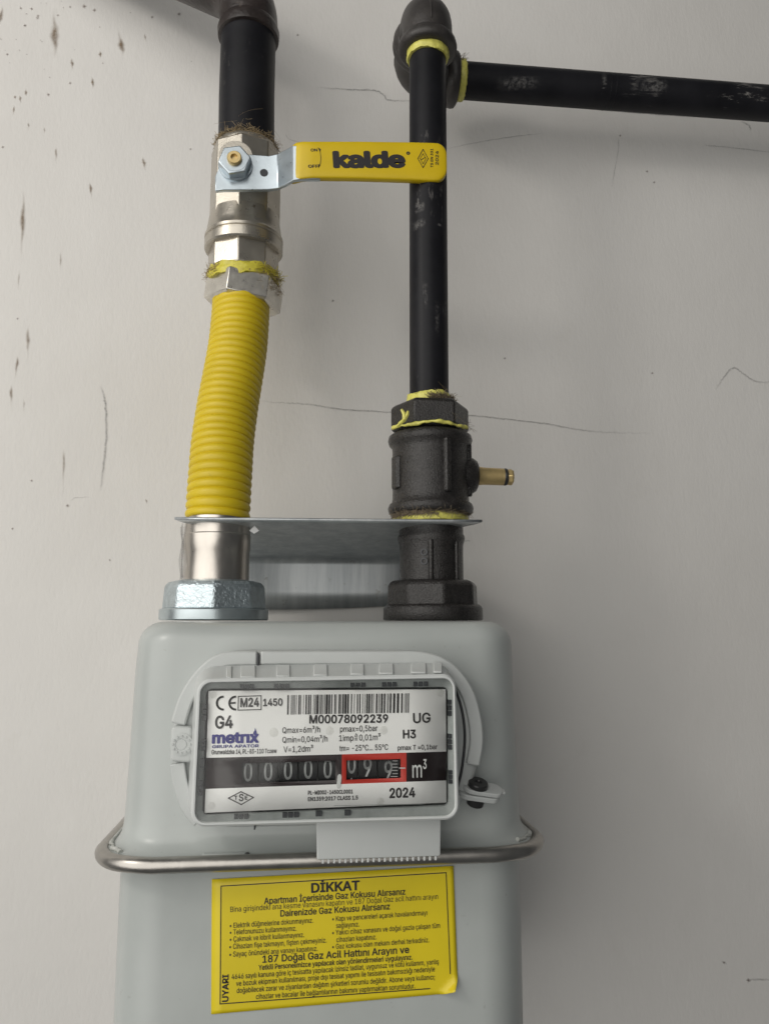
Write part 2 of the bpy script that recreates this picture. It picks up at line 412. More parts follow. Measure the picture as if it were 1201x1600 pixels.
spk = [(280, 22, 2.6), (132, 10, 3), (148, 16, 2.6), (50, 14, 2.2), (33, 13, 1.8), (60, 25, 2), (59, 28, 2), (91, 24, 1.8), (40, 40, 2), (110, 11, 1.6), (238, 27, 2), (39, 40, 1.7), (12, 85, 2),
       (106, 790, 2.4), (50, 751, 1.8), (20, 826, 1.8), (172, 875, 1.6), (161, 99, 1.5), (110, 130, 2), (76, 148, 2.2), (5, 230, 2), (298, 233, 1.6), (28, 498, 1.6), (520, 470, 2), (465, 55, 1.8), (1010, 268, 1.8), (1021, 285, 1.8), (788, 560, 1.8), (1018, 583, 1.8), (1168, 1531, 3), (1130, 1504, 1.8), (968, 212, 1.8), (900, 140, 1.6)]
for i in range(20):
    x = abs(rnd.gauss(0, 110)); spk.append((x, rnd.random() ** 1.6 * 150, rnd.uniform(0.7, 1.5)))
for x, y, r in spk:
    drip(x, y - r * 1.5, y + r * 1.7, r * 1.3, rnd.uniform(-1, 1), 'speck', 0.5, 0.7 if r > 1.5 else 0.4)
def pencil(pts, wpx=1.1, st=0.8, k=8):
    c = catmull([xz(x, y, WY) for x, y in pts], k, loop=False); rows = []
    for i, p in enumerate(c):
        d = (c[min(i + 1, len(c) - 1)] - c[max(i - 1, 0)]).normalized(); nrm = Vector((-d.y, d.x)) * wpx * 0.42
        p = p + nrm * rnd.uniform(-0.35, 0.35)
        s2 = st * rnd.uniform(0.55, 1.0) * min(1, 4 * i / len(c) + 0.05, 4 * (len(c) - i) / len(c))
        rows.append(([p - nrm * 1.2, p, p + nrm * 1.2], [0, s2, 0]))
    fade_mesh('pencil_line', rows, M['pencil'], 0.35)
pencil([(157, 603), (163, 620), (166, 645), (166, 690), (162, 728), (157, 768)], 1.9, 1.0, 10)
pencil([(404, 626), (430, 629), (480, 632), (540, 640), (620, 645), (690, 649), (740, 650), (790, 655), (850, 662), (900, 671), (950, 676), (1020, 677)], 1.5, 0.9, 14)
pencil([(497, 137), (540, 140), (586, 142), (600, 150), (609, 157), (660, 158)], 1.6, 1.0, 10)
pencil([(736, 152), (800, 160), (900, 168), (960, 174), (1050, 181), (1150, 186)], 1.4, 0.9, 12)
pencil([(1116, 610), (1128, 592), (1144, 575), (1160, 584), (1180, 596), (1210, 598)], 1.7, 0.75, 8)
pencil([(697, 233), (740, 224), (800, 214), (845, 209)], 1.2, 0.6)
pencil([(1098, 227), (1140, 231), (1210, 239)], 1.3, 0.7)
pencil([(966, 213), (964, 240), (955, 292)], 1.1, 0.55)
pencil([(1155, 190), (1168, 196), (1172, 204)], 2.2, 0.8)
pencil([(1166, 1532), (1180, 1530), (1204, 1531)], 1.6, 0.7)
pencil([(1126, 1501), (1134, 1506)], 1.4, 0.7)
pencil([(112, 783), (118, 778), (140, 777)], 0.9, 0.5)
pencil([(722, 845), (735, 845)], 1.2, 0.6)
pencil([(446, 210), (452, 218), (470, 223)], 1.0, 0.6)

# ------------------------------------------------------------------ gas meter
meter = thing('gas_meter', 'light grey gas meter with white dial and steel clamp ring below two pipe connections', 'gas meter')
def rrect(hw, yf, yb, r, z, n=10, x0=0.0):
    r = max(r, 0.5); pts = []
    for cx, cy, a0 in ((hw - r, yf + r, -90), (hw - r, yb - r, 0), (-hw + r, yb - r, 90), (-hw + r, yf + r, 180)):
        for k in range(n + 1):
            a = math.radians(a0 + 90 * k / n); pts.append(Vector((x0 + cx + r * math.cos(a), cy + r * math.sin(a), z)))
    return pts
ZT = 1.2; secs = []
R0 = 10.0
secs.append((-20, 0, ZT))
for k in range(0, 10):
    a = math.radians(90 * k / 9); secs.append((-R0 + R0 * math.sin(a), 0, ZT - R0 + R0 * math.cos(a)))
loops = []
for i, (off, _, z) in enumerate(secs):
    hw, yf, yb, r = 81.4 + off, -66.5 - off, 66.5 + off, 19 + off * 0.8
    loops.append(rrect(hw, yf, yb, r, z, x0=0.9))
for z, hw, yf, r in ((-20, 81.7, -67.0, 19), (-40, 82.1, -67.8, 19.5), (-60, 82.5, -68.7, 20), (-72, 82.9, -69.2, 20), (-78, 83.1, -69.6, 20.5)):
    loops.append(rrect(hw, yf, -yf, r, z, x0=0.6))
for k in range(1, 8):
    a = math.radians(90 * k / 7); d = 1 - math.cos(a); loops.append(rrect(83.1 + 5 * d, -69.6 - 8.4 * d, 69.6 + 8.4 * d, 20.5 + d * 3, -80 - 7.7 * math.sin(a), x0=0.4))
loops.append(rrect(88.2, -78.2, 78.2, 24, -89.8, x0=0.2))
bm = bmesh.new(); rings(bm, loops, True, True)
finish(bm, 'upper_case', M['meter'], meter, 50)
loops = [rrect(86.8, -75.5, 75.5, 24, -90.2), rrect(84.2, -71.8, 71.8, 22, -92), rrect(83.0, -70.6, 70.6, 21, -95), rrect(83.0, -70.8, 70.8, 21, -130), rrect(82.8, -70.8, 70.8, 21, -165),
         rrect(82.2, -70.4, 70.4, 21, -186)]
for k in range(1, 8):
    a = math.radians(90 * k / 7); loops.append(rrect(82.2 - 10 * (1 - math.cos(a)), -70.4 + 10 * (1 - math.cos(a)), 70.4 - 10 * (1 - math.cos(a)), 21 - 8 * (1 - math.cos(a)), -186 - 10 * math.sin(a)))
bm = bmesh.new(); rings(bm, loops, True, True)
finish(bm, 'lower_case', M['meter'], meter, 50)
bm = bmesh.new()
pth = []
for p in rrect(89.0, -79.2, 79.2, 24, -89.8, 14): pth.append(p)
for i, p in enumerate(pth): p.z += 0.15 * math.sin(i * 0.7)
dense = []
for i, p in enumerate(pth):
    q = pth[(i + 1) % len(pth)]; k = max(1, int((q - p).length / 8))
    for j in range(k): dense.append(p.lerp(q, j / k))
sweep(bm, dense, 3.0, 16, loop=True)
finish(bm, 'clamp_ring', M['ring'], meter, 60)
# sealant bead squeezed out between flange and ring
def seal_bead(t0, t1, n, seed):
    r2 = random.Random(seed); bm = bmesh.new(); pp = rrect(86.2, -76.4, 76.4, 23, -87.0, 14); k = len(pp)
    ids = [int(t0 + (t1 - t0) * i / n) % k for i in range(n + 1)]
    pts = []
    for i in ids: pts.append(pp[i] + Vector((r2.uniform(-.5, .5), r2.uniform(-.5, .5), r2.uniform(-.3, .6))))
    sweep(bm, pts, lambda t: r2.uniform(0.4, 1.1), 8)
    finish(bm, 'sealant_bead', M['sealant'], meter, 80)
seal_bead(6, 17, 11, 1); seal_bead(43, 52, 9, 2)
bm = bmesh.new(); p = P(362, 1334, -74); box(bm, (p.x - 11, -78.2, p.z - 2.2), (p.x + 7, -73.5, p.z + 1.0))
finish(bm, 'flange_lug', M['meter'], meter, 38, 0.8)
bm = bmesh.new(); p = P(386, 1337, -78); lathe(bm, (p.x, -77.5, p.z), (0, -1, 0), [(0, 1.2), (1.2, 1.0), (1.5, 0.4)], 12)
finish(bm, 'flange_rivet', M['screw'], meter)

# --- counter housing on the front
BY = -84.0
outline_px = [(420, 1017), (560, 1017), (650, 1018), (700, 1030), (735, 1066), (752, 1110), (757, 1155), (750, 1205), (732, 1250), (700, 1280), (640, 1290), (520, 1296), (400, 1299), (345, 1298), (302, 1284), (276, 1235), (265, 1185), (265, 1145), (279, 1100), (302, 1056), (335, 1027), (370, 1018)]
outl = catmull([xz(x, y, BY) for x, y in outline_px], 6)
def slab(outline, yf, yb, rad, n=5):
    loops = [[Vector((x, yb, z)) for x, z in outline]]
    loops.append([Vector((x, yf + rad, z)) for x, z in outline])
    for k in range(1, n + 1):
        a = math.radians(90 * k / n); o2 = offset_poly(outline, -rad * (1 - math.cos(a)))
        loops.append([Vector((x, yf + rad - rad * math.sin(a), z)) for x, z in o2])
    return loops
bm = bmesh.new(); rings(bm, slab(outl, BY + 4.0, -66.0, 3.5))
finish(bm, 'housing_base', M['plastic'], meter, 50)
# raised rib that runs round the left end
def arc_rib(px, wid, y0, y1, name='housing_rib', mat='plastic'):
    c = catmull([xz(x, y, y0) for x, y in px], 8, loop=False); L_, R_ = [], []
    for i, p in enumerate(c):
        d = (c[min(i + 1, len(c) - 1)] - c[max(i - 1, 0)]).normalized(); n = Vector((-d.y, d.x))
        L_.append(p + n * wid / 2); R_.append(p - n * wid / 2)
    out = [tuple(p) for p in L_ + R_[::-1]]
    bm = bmesh.new(); prism(bm, out, y0, y1)
    return finish(bm, name, M[mat], meter, 38, 0.9)
arc_rib([(402, 1029), (350, 1031), (318, 1052), (292, 1090), (278, 1132)], 5.6, BY + 1.2, -78)
arc_rib([(277, 1193), (282, 1225), (295, 1262), (312, 1283)], 5.4, BY + 1.2, -78)
arc_rib([(407, 1028), (500, 1028), (600, 1028), (660, 1029), (700, 1044), (728, 1078), (741, 1118), (745, 1158), (739, 1196)], 5.2, BY + 1.2, -78)
bm = bmesh.new()
q = [xz(x, y, BY) for x, y in ((268, 1134), (301, 1136), (301, 1192), (266, 1190))]
rings(bm, slab(round_poly(q, 1.6, 4), BY - 0.5, -78, 1.0, 3)); finish(bm, 'seal_block', M['plastic'], meter, 50)
# embossed year wheel on that block
bm = bmesh.new(); c0 = P(284, 1163, BY - 0.6)
lathe(bm, c0, (0, -1, 0), [(0, 4.2), (0.25, 4.2), (0.3, 4.0), (0.3, 2.3), (0.1, 2.2), (0.1, 1.9), (0.35, 1.8), (0.35, 0.1)], 32)
for k in range(12):
    a = k * math.pi / 6; p = c0 + Vector((math.cos(a) * 3.15, -0.45, math.sin(a) * 3.15))
    lathe(bm, p, (0, -1, 0), [(0, 0.45), (0.3, 0.35)], 6)
finish(bm, 'embossed_wheel', M['plastic'], meter, 40)
# drafted box that carries the window
FY = -98.0
fr_px = [(308, 1061), (712, 1053), (718, 1281), (297, 1293)]
fr = [xz(x, y, FY) for x, y in fr_px]
fr_r = round_poly(fr, 5.2)
back_px = [(306, 1040), (704, 1034), (716, 1270), (291, 1285)]
bk_r = round_poly([xz(x, y, -82) for x, y in back_px], 8.0)
in_px = [(314.5, 1067), (708, 1060), (711, 1275), (304.5, 1286)]
in_r = round_poly([xz(x, y, FY) for x, y in in_px], 4.0)
PY = -95.2
pl_px = [(326, 1079.5), (696, 1077), (697, 1254), (320, 1270)]
loops = [[Vector((x, -79.5, z)) for x, z in bk_r], [Vector((x, -82, z)) for x, z in bk_r], [Vector((x, FY + 2.6, z)) for x, z in fr_r], [Vector((x, FY + 0.7, z)) for x, z in fr_r],
         [Vector((x, FY, z)) for x, z in offset_poly(fr_r, -0.7)], [Vector((x, FY, z)) for x, z in offset_poly(in_r, 0.3)], [Vector((x, FY + 0.4, z)) for x, z in in_r], [Vector((x, FY + 2.0, z)) for x, z in in_r]]
bm = bmesh.new(); rings(bm, loops, False, False)
finish(bm, 'window_frame', M['plastic_lt'], meter, 40)
# sloping frosted rim between frame and dial
pl_out = round_poly([xz(x, y, PY) for x, y in ((323, 1077), (699, 1074), (700, 1258), (317, 1273))], 2.0)
bm = bmesh.new(); rings(bm, [[Vector((x, FY + 1.0, z)) for x, z in offset_poly(in_r, 0.2)], [Vector((x, PY - 0.4, z)) for x, z in offset_poly(pl_out, 0.3)], [Vector((x, PY + 0.6, z)) for x, z in pl_out]], False, False)
finish(bm, 'frosted_rim', M['frost'], meter, 40)
bm = bmesh.new(); rings(bm, [[Vector((x, PY + 0.5, z)) for x, z in offset_poly(pl_out, 1.5)], [Vector((x, PY + 1.2, z)) for x, z in offset_poly(pl_out, 1.5)]])
# the tray under the dial has an opening where the counter wheels turn
bm.free()
def rim_slot(px, py, w_, h_):
    p = P(px, py, -96.4); bm = bmesh.new()
    for k in range(3 if max(w_, h_) > 14 else 1):
        if w_ > h_: cx, cz, hw, hh = p.x + (k - 1) * w_ / 3 * 0.25 if w_ > 14 else p.x, p.z, w_ / 7.4 * 0.25 if w_ > 14 else w_ / 2 * 0.25, h_ / 2 * 0.25
        else: cx, cz, hw, hh = p.x, p.z + (k - 1) * h_ / 3 * 0.25 if h_ > 14 else p.z, w_ / 2 * 0.25, h_ / 7.0 * 0.25 if h_ > 14 else h_ / 2 * 0.25
        box(bm, (cx - hw, -96.5, cz - hh), (cx + hw, -94, cz + hh))
    finish(bm, 'rim_slot', M['slot'], meter)
for a in [(386, 1072.5, 22, 7), (440, 1071.5, 24, 7), (559, 1069.5, 24, 7), (608, 1069, 24, 7), (657, 1068.5, 24, 7), (377, 1276.5, 22, 7), (454, 1273.5, 25, 7), (498, 1271.5, 9, 7), (543, 1270, 9, 7),
          (319.5, 1113, 6, 25), (317.5, 1164, 6, 17), (316, 1192, 6, 13), (313, 1231, 6, 22), (703, 1106, 6, 25), (703.5, 1159, 6, 24), (704, 1214, 6, 20)]: rim_slot(*a)
# snap teeth along the sloping top of the frame
for x0, x1 in ((354, 362), (376, 399), (432, 453), (490, 511), (548, 568), (592, 614), (642, 665), (677, 690)):
    t = (x0 - 306) / 398; yb, yf = 1044 - 6 * t, 1061 - 11 * t
    a0, a1 = P(x0, yf, -95.8), P(x1, yf, -95.8); b0, b1 = P(x0, yb, -84), P(x1, yb, -84)
    bm = bmesh.new(); up = Vector((0, -0.3, 0.9))
    rings(bm, [[a0 - up * .4, a1 - up * .4, b1 - up * .4, b0 - up * .4], [a0 + up * 0.5, a1 + up * 0.5, b1 + up, b0 + up]])
    finish(bm, 'snap_tooth', M['plastic_lt'], meter, 38, 0.25)
# thin dark parting lines of the housing
for x, y0, y1 in ((403, 1021, 1040), (398, 1287, 1297)):
    bm = bmesh.new(); p, q = P(x, y0, BY + 0.5), P(x, y1, BY + 0.5); box(bm, (p.x - 0.28, BY + 0.9, q.z), (p.x + 0.28, BY + 6, p.z)); finish(bm, 'parting_line', M['slot'], meter)
c = catmull([xz(x, y, -83) for x, y in ((690, 1046), (708, 1068), (722, 1105), (728, 1150), (724, 1200), (716, 1235))], 6, loop=False)
bm = bmesh.new(); sweep(bm, [(p.x, -80.2, p.y) for p in c], 0.55, 8); finish(bm, 'parting_line', M['slot'], meter, 80)

# --- dial plate: one sheet with two counter openings
def bil(u, v):          # u, v in 0..1 over the plate, from the photo's plate corners
    (a, b, c, d) = [Vector((*xz(x, y, PY),)) for x, y in pl_px]
    return (a * (1 - u) + b * u) * (1 - v) + (d * (1 - u) + c * u) * v
def uvof(px, py):
    u = (px - 324) / (696 - 324); v = 0.5
    for _ in range(6):
        yt = 1079.5 - 2.5 * u; yb = 1270 - 16 * u; v = (py - yt) / (yb - yt)
        xl = 326 - 6 * v; xr = 696 + v; u = (px - xl) / (xr - xl)
    return u, v
U = lambda px, py: uvof(px, py)[0]
us = [0, U(385 - 9, 1204), U(521, 1204), U(531, 1200), U(538, 1200), U(624, 1198), U(633, 1198), 1]
vb0, vb1 = uvof(500, 1180.5)[1], uvof(500, 1227)[1]
vr0, vr1 = uvof(580, 1181)[1] - 0.002, uvof(580, 1223)[1] - 0.004
vo0, vo1 = uvof(580, 1188)[1], uvof(580, 1218)[1]
vss = [0, vb0, vo0, vo1, vb1, 1]
bm = bmesh.new(); grid = {}
for i, u_ in enumerate(us):
    for j, v_ in enumerate(vss):
        p = bil(u_, v_); grid[i, j] = bm.verts.new((p.x, PY, p.y))
holes = {(1, 2), (4, 2)}
for i in range(len(us) - 1):
    for j in range(len(vss) - 1):
        if (i, j) in holes: continue
        f = bm.faces.new((grid[i, j], grid[i, j + 1], grid[i + 1, j + 1], grid[i + 1, j]))
        f.material_index = 0 if j in (0, 4) else (2 if 3 <= i <= 5 else 1)
dial = finish(bm, 'dial_plate', [M['dial'], M['band'], M['red']], meter)
so = dial.modifiers.new('thickness', 'SOLIDIFY'); so.thickness = 0.6 * S; so.offset = -1
# counter wheels
def wheel(x0p, x1p, val, frac, seed):
    R = 13.5; a = P(x0p, 1203, PY); b = P(x1p, 1203, PY); cz = P((x0p + x1p) / 2, 1205 - (x0p - 450) * 0.016, PY).z; cy = PY + 1.1 + R
    bm = bmesh.new(); loops = []
    for k in range(25):
        t = math.radians(-36 + 72 * k / 24); loops.append([Vector((x, cy - R * math.cos(t), cz + R * math.sin(t))) for x in (a.x, b.x)])
    rings(bm, loops, False, False, closed=False)
    o = finish(bm, 'counter_wheel', M['wheel'], meter)
    for dv in (-1, 0, 1):
        s = str((val - dv) % 10); me = text_mesh(s, 0.012); bq = bmesh.new(); bq.from_mesh(me); bmesh.ops.subdivide_edges(bq, edges=bq.edges[:], cuts=3, use_grid_fill=True); bq.to_mesh(me); bq.free(); xs = [q.co.x for q in me.vertices]; x0, x1 = min(xs), max(xs)
        th0 = (dv + frac) * math.radians(36)          # next digit rises from below
        for q in me.vertices:
            xx = (a.x + b.x) / 2 + ((q.co.x - (x0 + x1) / 2) / (x1 - x0)) * (3.0 if s != '1' else 1.4); hh = (q.co.y - CAPH / 2) / CAPH * 6.6
            t = th0 + hh / R
            q.co = Vector((xx, cy - (R + 0.14) * math.cos(t), cz + (R + 0.14) * math.sin(t))) * S
        if abs(dv + frac) > 1.25: bpy.data.meshes.remove(me); continue
        link('digit', me, M['digit'], o)
    return o
for i, (x, v_, fr_) in enumerate(((387.5, 0, -0.02), (419, 0, 0.0), (450, 0, 0.03), (481.5, 0, 0.06), (512, 0, 0.06))):
    wheel(x - 14, x + 14, v_, fr_, i)
wheel(541, 558, 0, 0.25, 6); wheel(560, 589, 9, 0.10, 7); wheel(591, 623, 9, -0.05, 8)
# scale ticks beside the last wheel
for k, yy in enumerate((1189.5, 1194.5, 1199.5, 1204.5, 1209.5, 1214)):
    wv = 7 if k % 2 == 0 else 10
    flat('scale_tick', [line_poly([xz(621 - wv, yy, PY), xz(621, yy, PY)], 0.28)[0]], PY + 1.0, M['digit'], dial, 0.1)
flat('scale_mark', line_poly([xz(624, 1200, PY), xz(632, 1200, PY)], 0.4), PY, M['whiteink_and_glint'], dial)
T = lambda s, a, b, cap, mat='ink', bold=0.0, name='lettering', shear=0: text_on(s, a, b, cap, PY, M[mat], dial, bold + 0.007, name, shear)
T(',', (526, 1219), (533.5, 1219), 38, 'whiteink_and_glint', 0.07)
T('m', (644, 1215), (659, 1214.5), 24, 'whiteink_and_glint', 0.0); T('3', (660.5, 1201), (666, 1201), 14, 'whiteink_and_glint', 0.01)
# CE mark
def arc(cx, cy, r, a0, a1, k=14): return [xz(cx + r[0] * math.cos(math.radians(a0 + (a1 - a0) * i / k)), cy - r[1] * math.sin(math.radians(a0 + (a1 - a0) * i / k)), PY) for i in range(k + 1)]
flat('conformity_mark', line_poly(arc(349, 1098.5, (10, 10), 95, 265), 0.72), PY, M['ink'], dial)
flat('conformity_mark', line_poly(arc(368.5, 1098.5, (10, 10), 95, 265), 0.72) + line_poly([xz(360, 1098.5, PY), xz(367, 1098, PY)], 0.65), PY, M['ink'], dial)
bx_ = [xz(x, y, PY) for x, y in ((372.5, 1088), (408, 1087), (408, 1108.5), (372, 1109.5), (372.5, 1088))]
flat('box_outline', line_poly(bx_, 0.32), PY, M['ink'], dial)
T('M24', (375.5, 1104.5), (405, 1103.5), 13, bold=0.022); T('1450', (411, 1103), (441.5, 1102), 10.5, bold=0.02)
T('G4', (336, 1138), (364, 1137), 18, bold=0.018)
T('metrıx', (331, 1161), (404.5, 1159.5), 16, 'blue', 0.035)
flame = [xz(x, y, PY) for x, y in ((398.5, 1137), (400.5, 1142), (401.5, 1145.5), (400, 1148), (397.5, 1148.5), (395.5, 1147), (396, 1144), (398, 1141))]
flat('flame_mark', [flame], PY, M['blue'], dial)
T('GRUPA APATOR', (331.5, 1168.8), (404.5, 1167.3), 4.2, 'blue', 0.02)
T('Grunwaldzka 14, PL-83-110 Tczew', (330.5, 1178.6), (432, 1176.3), 6.4, bold=0.012)
T('M00078092239', (483, 1130), (606, 1128.5), 12, bold=0.02)
T('Qmax=6m³/h', (441, 1145.5), (500, 1144), 8.4); T('Qmin=0,04m³/h', (441, 1160.5), (511.5, 1158.5), 8.4); T('V=1,2dm³', (443, 1175.5), (489, 1174), 8.4)
T('pmax=0,5bar', (531, 1143.5), (589.5, 1142), 8.4); T('1imp', (529.5, 1158), (552, 1157.3), 8.6); T('=', (554, 1158.5), (558.5, 1158.3), 9); T('0,01m³', (561, 1157), (594, 1156), 8.6)
flat('delta_mark', line_poly([xz(x, y, PY) for x, y in ((554.2, 1150.5), (556.2, 1146), (558.4, 1150.3), (554.2, 1150.5))], 0.18), PY, M['ink'], dial)
T('tm= -25°C... 55°C', (530, 1173.5), (606, 1171.5), 8.2); T('pmax T =0,1bar', (621, 1172), (683, 1170.3), 7, bold=0.008)
T('UG', (645, 1129.5), (672.5, 1128.5), 14.5, bold=0.014); T('H3', (629, 1153.5), (649.5, 1153), 12.5, bold=0.02)
T('PL-MI002-1450CL0001', (481, 1241.5), (551, 1239.5), 5.6, bold=0.02); T('EN1359:2017 CLASS 1.5', (481, 1251.5), (559, 1249), 5.6, bold=0.02)
T('2024', (608, 1246.5), (648.5, 1245), 14, bold=0.026)
dm = [xz(x, y, PY) for x, y in ((357, 1247), (376.5, 1237), (396, 1246), (377, 1257), (357, 1247))]
flat('certification_diamond', line_poly(dm, 0.36), PY, M['ink'], dial)
T('T', (366, 1249.5), (371, 1249.4), 5.5, bold=0.02); T('S', (373, 1251.5), (380.5, 1251.4), 10, bold=0.015); T('E', (382.5, 1249.2), (387, 1249), 5.5, bold=0.02)
# barcode
r3 = random.Random(24); x = 449.0; bars = []
seq = [2.4, 1.6, .8, 1.6, .8, 5, .9, 1, 4.5, 1.6, 2.2, 3.2, .9, 2, 5, 1, 1, 1.4, 5, 1.2, 2, 2.2, 2.4, 1, 4, 1.2, 1.4, 2.2, .9, 2]
i = 0
while x < 639:
    wbar = r3.choice((0.9, 0.9, 1.6, 2.4, 3.4)); gap = r3.choice((1.0, 1.0, 1.6, 2.6, 3.2))
    x1 = min(x + wbar, 640); yt = 1086 - (x - 449) * 0.016
    bars.append([xz(x, yt, PY), xz(x1, yt, PY), xz(x1 - 0.6, yt + 30.5, PY), xz(x - 0.6, yt + 30.5, PY)])
    x = x1 + gap
flat('barcode', bars, PY, M['ink'], dial)
flat('plate_edge_line', line_poly([xz(522, 1259, PY), xz(660, 1256, PY)], 0.16), PY, M['frost'], dial)
for x, y, r in ((428, 1144.5, 1.7), (515, 1142, 1.6), (599, 1141, 1.6), (594, 1252, 1.4), (334, 1086, 1.2), (331, 1259, 1.3), (688, 1083, 1.5)):
    bm = bmesh.new(); p = P(x, y, PY); lathe(bm, (p.x, PY, p.z), (0, -1, 0), [(0, r), (0.15, r * 0.93), (0.28, r * 0.7), (0.36, r * 0.4), (0.38, 0.05)], 16); finish(bm, 'clear_peg', M['peg'], dial, 70)
# clear window
bm = bmesh.new(); rings(bm, [[Vector((x, FY + 0.9, z)) for x, z in offset_poly(in_r, 0.15)], [Vector((x, FY + 0.3, z)) for x, z in offset_poly(in_r, -0.1)]], True, True)
finish(bm, 'clear_window', M['pane'], meter, 30)
# hanging label holder with a comb edge
HY = -89.5
q = [xz(x, y, HY) for x, y in ((494, 1284), (689, 1279), (688, 1338), (495, 1344))]
bm = bmesh.new(); rings(bm, slab(round_poly(q, 0.8, 3), HY, HY + 2.4, 0.5, 3)); flap = finish(bm, 'hanging_plate', M['plastic'], meter, 50)
for k in range(21):
    t = (k + 0.5) / 21; x = 500 + 185 * t; y = 1343.5 - 5.6 * t; p = P(x, y, HY)
    bm = bmesh.new(); box(bm, (p.x - 0.34, HY + 0.5, p.z - 1.5), (p.x + 0.34, HY + 1.9, p.z + 0.6)); finish(bm, 'comb_tooth', M['plastic_lt'], flap)
# sealing lug on the right with its dark screw
lug_c = P(750, 1239, -79); lug = None
ax = Vector((0.12, -0.36, 0.92)).normalized(); lx = (P(782, 1250, -79) - P(722, 1231, -79)); lx = (lx - ax * lx.dot(ax)).normalized(); ly = ax.cross(lx)
def stadium(c, L2, r, h0, h1, ly_s=1.0):
    o = []
    for k in range(20):
        a = 2 * math.pi * k / 20; s_ = L2 if math.cos(a) > 0 else -L2
        o.append((s_ + r * math.cos(a), r * ly_s * math.sin(a)))
    return [[c + lx * x + ly * y + ax * h for x, y in o] for h in (h0, h1)]
bm = bmesh.new(); rings(bm, stadium(lug_c - lx * 0.6, 4.2, 4.3, -1.6, 0.6)); finish(bm, 'sealing_lug', M['plastic'], meter, 40, 0.4)
bm = bmesh.new(); rings(bm, stadium(lug_c + lx * 0.6 + ax * 1.8, 4.0, 4.1, -0.8, 1.0)); finish(bm, 'sealing_lug', M['plastic'], meter, 40, 0.4)
bm = bmesh.new(); lathe(bm, lug_c - lx * 1.6 + ax * 2.8, ax, [(0, 4.0), (1.5, 4.0), (1.9, 3.6), (1.9, 1.4), (1.4, 1.2), (1.4, 0.1)], 28); finish(bm, 'seal_screw', M['screw'], meter)
bm = bmesh.new(); lathe(bm, lug_c - lx * 1.2 - ax * 5.0, ax, [(0, 3.4), (3.4, 3.6)], 20); finish(bm, 'seal_screw_nut', M['screw'], meter)
bm = bmesh.new(); a = lug_c + lx * 6 + ax * 2.0
rings(bm, [[a - ly * 2 - ax * .4, a + ly * 2 - ax * .4, a + ly * 2 + ax * .6, a - ly * 2 + ax * .6], [a + lx * 3.6 - ly * 1.3 - ax * .4, a + lx * 3.6 + ly * 1.3 - ax * .4, a + lx * 3.6 + ly * 1.3 + ax * .5, a + lx * 3.6 - ly * 1.3 + ax * .5]])
finish(bm, 'seal_tail', M['plastic'], meter, 38, 0.3)
bm = bmesh.new(); p0, p1 = P(716, 1225, -78), P(735, 1240, -78); box(bm, (p0.x - 4, -80, p1.z - 1.5), (p1.x, -72, p1.z + 2.5)); finish(bm, 'sealing_arm', M['plastic'], meter, 38, 0.6)

# --- yellow warning label on the lower case
LY = -71.15
lab_px = [(331, 1374), (708, 1353), (715.5, 1551), (330, 1585)]
LC = [P(x, y, LY) for x, y in lab_px]
bm = bmesh.new(); NU, NV = 48, 28; gv = {}
f0, f1 = P(684, 1553, LY), P(716, 1519, LY); fd = (f1 - f0).normalized(); fn = Vector((fd.z, 0, -fd.x))
if fn.dot(LC[2] - f0) < 0: fn = -fn
for i in range(NU + 1):
    for j in range(NV + 1):
        u_, v_ = (i / NU) ** 0.8, (j / NV) ** 0.8
        p = (LC[0] * (1 - u_) + LC[1] * u_) * (1 - v_) + (LC[3] * (1 - u_) + LC[2] * u_) * v_
        s_ = (p - f0).dot(fn)
        if s_ > 0:
            R = 1.5; AM = math.radians(75); a = min(s_ / R, AM); rest = max(0, s_ - R * AM)
            p = p - fn * s_ + fn * (R * math.sin(a) + rest * math.cos(a)) + Vector((0, -1, 0)) * (R * (1 - math.cos(a)) + rest * math.sin(a))
        gv[i, j] = bm.verts.new(p)
for i in range(NU):
    for j in range(NV):
        bm.faces.new((gv[i, j], gv[i, j + 1], gv[i + 1, j + 1], gv[i + 1, j]))
label = finish(bm, 'warning_label', [M['label'], M['label_back']], meter, 80, fix=False)
tag(label, 'yellow printed warning sticker with its lower right corner peeling')
so = label.modifiers.new('thickness', 'SOLIDIFY'); so.thickness = 0.12 * S; so.offset = -1; so.material_offset = 1
W = lambda s, a, b, cap, bold=0.0: text_on(s, a, b, cap, LY, M['ink'], label, bold, proud=0.12)
bd = [xz(x, y, LY) for x, y in ((671, 1544.5), (344, 1568.5), (345.5, 1384.5), (696.5, 1363.5), (703, 1521))]
flat('border_line', line_poly(bd, 0.36), LY, M['ink'], label, 0.12)
def WL(s, x0, y0, x1, y1, cap, bold=0.0): W(s, (x0, y0), (x1, y1), cap, bold)
WL('DİKKAT', 486, 1394.5, 562, 1390, 13.0, 0.030)
WL('Apartman İçerisinde Gaz Kokusu Alırsanız', 412.5, 1412.5, 633, 1397.5, 8.6, 0.018)
WL('Bina girişindeki ana kesme vanasını kapatın ve 187 Doğal Gaz acil hattını arayın', 360, 1425, 684, 1404.5, 7.2)
WL('Dairenizde Gaz Kokusu Alırsanız', 438, 1432, 609, 1420.5, 8.6, 0.018)
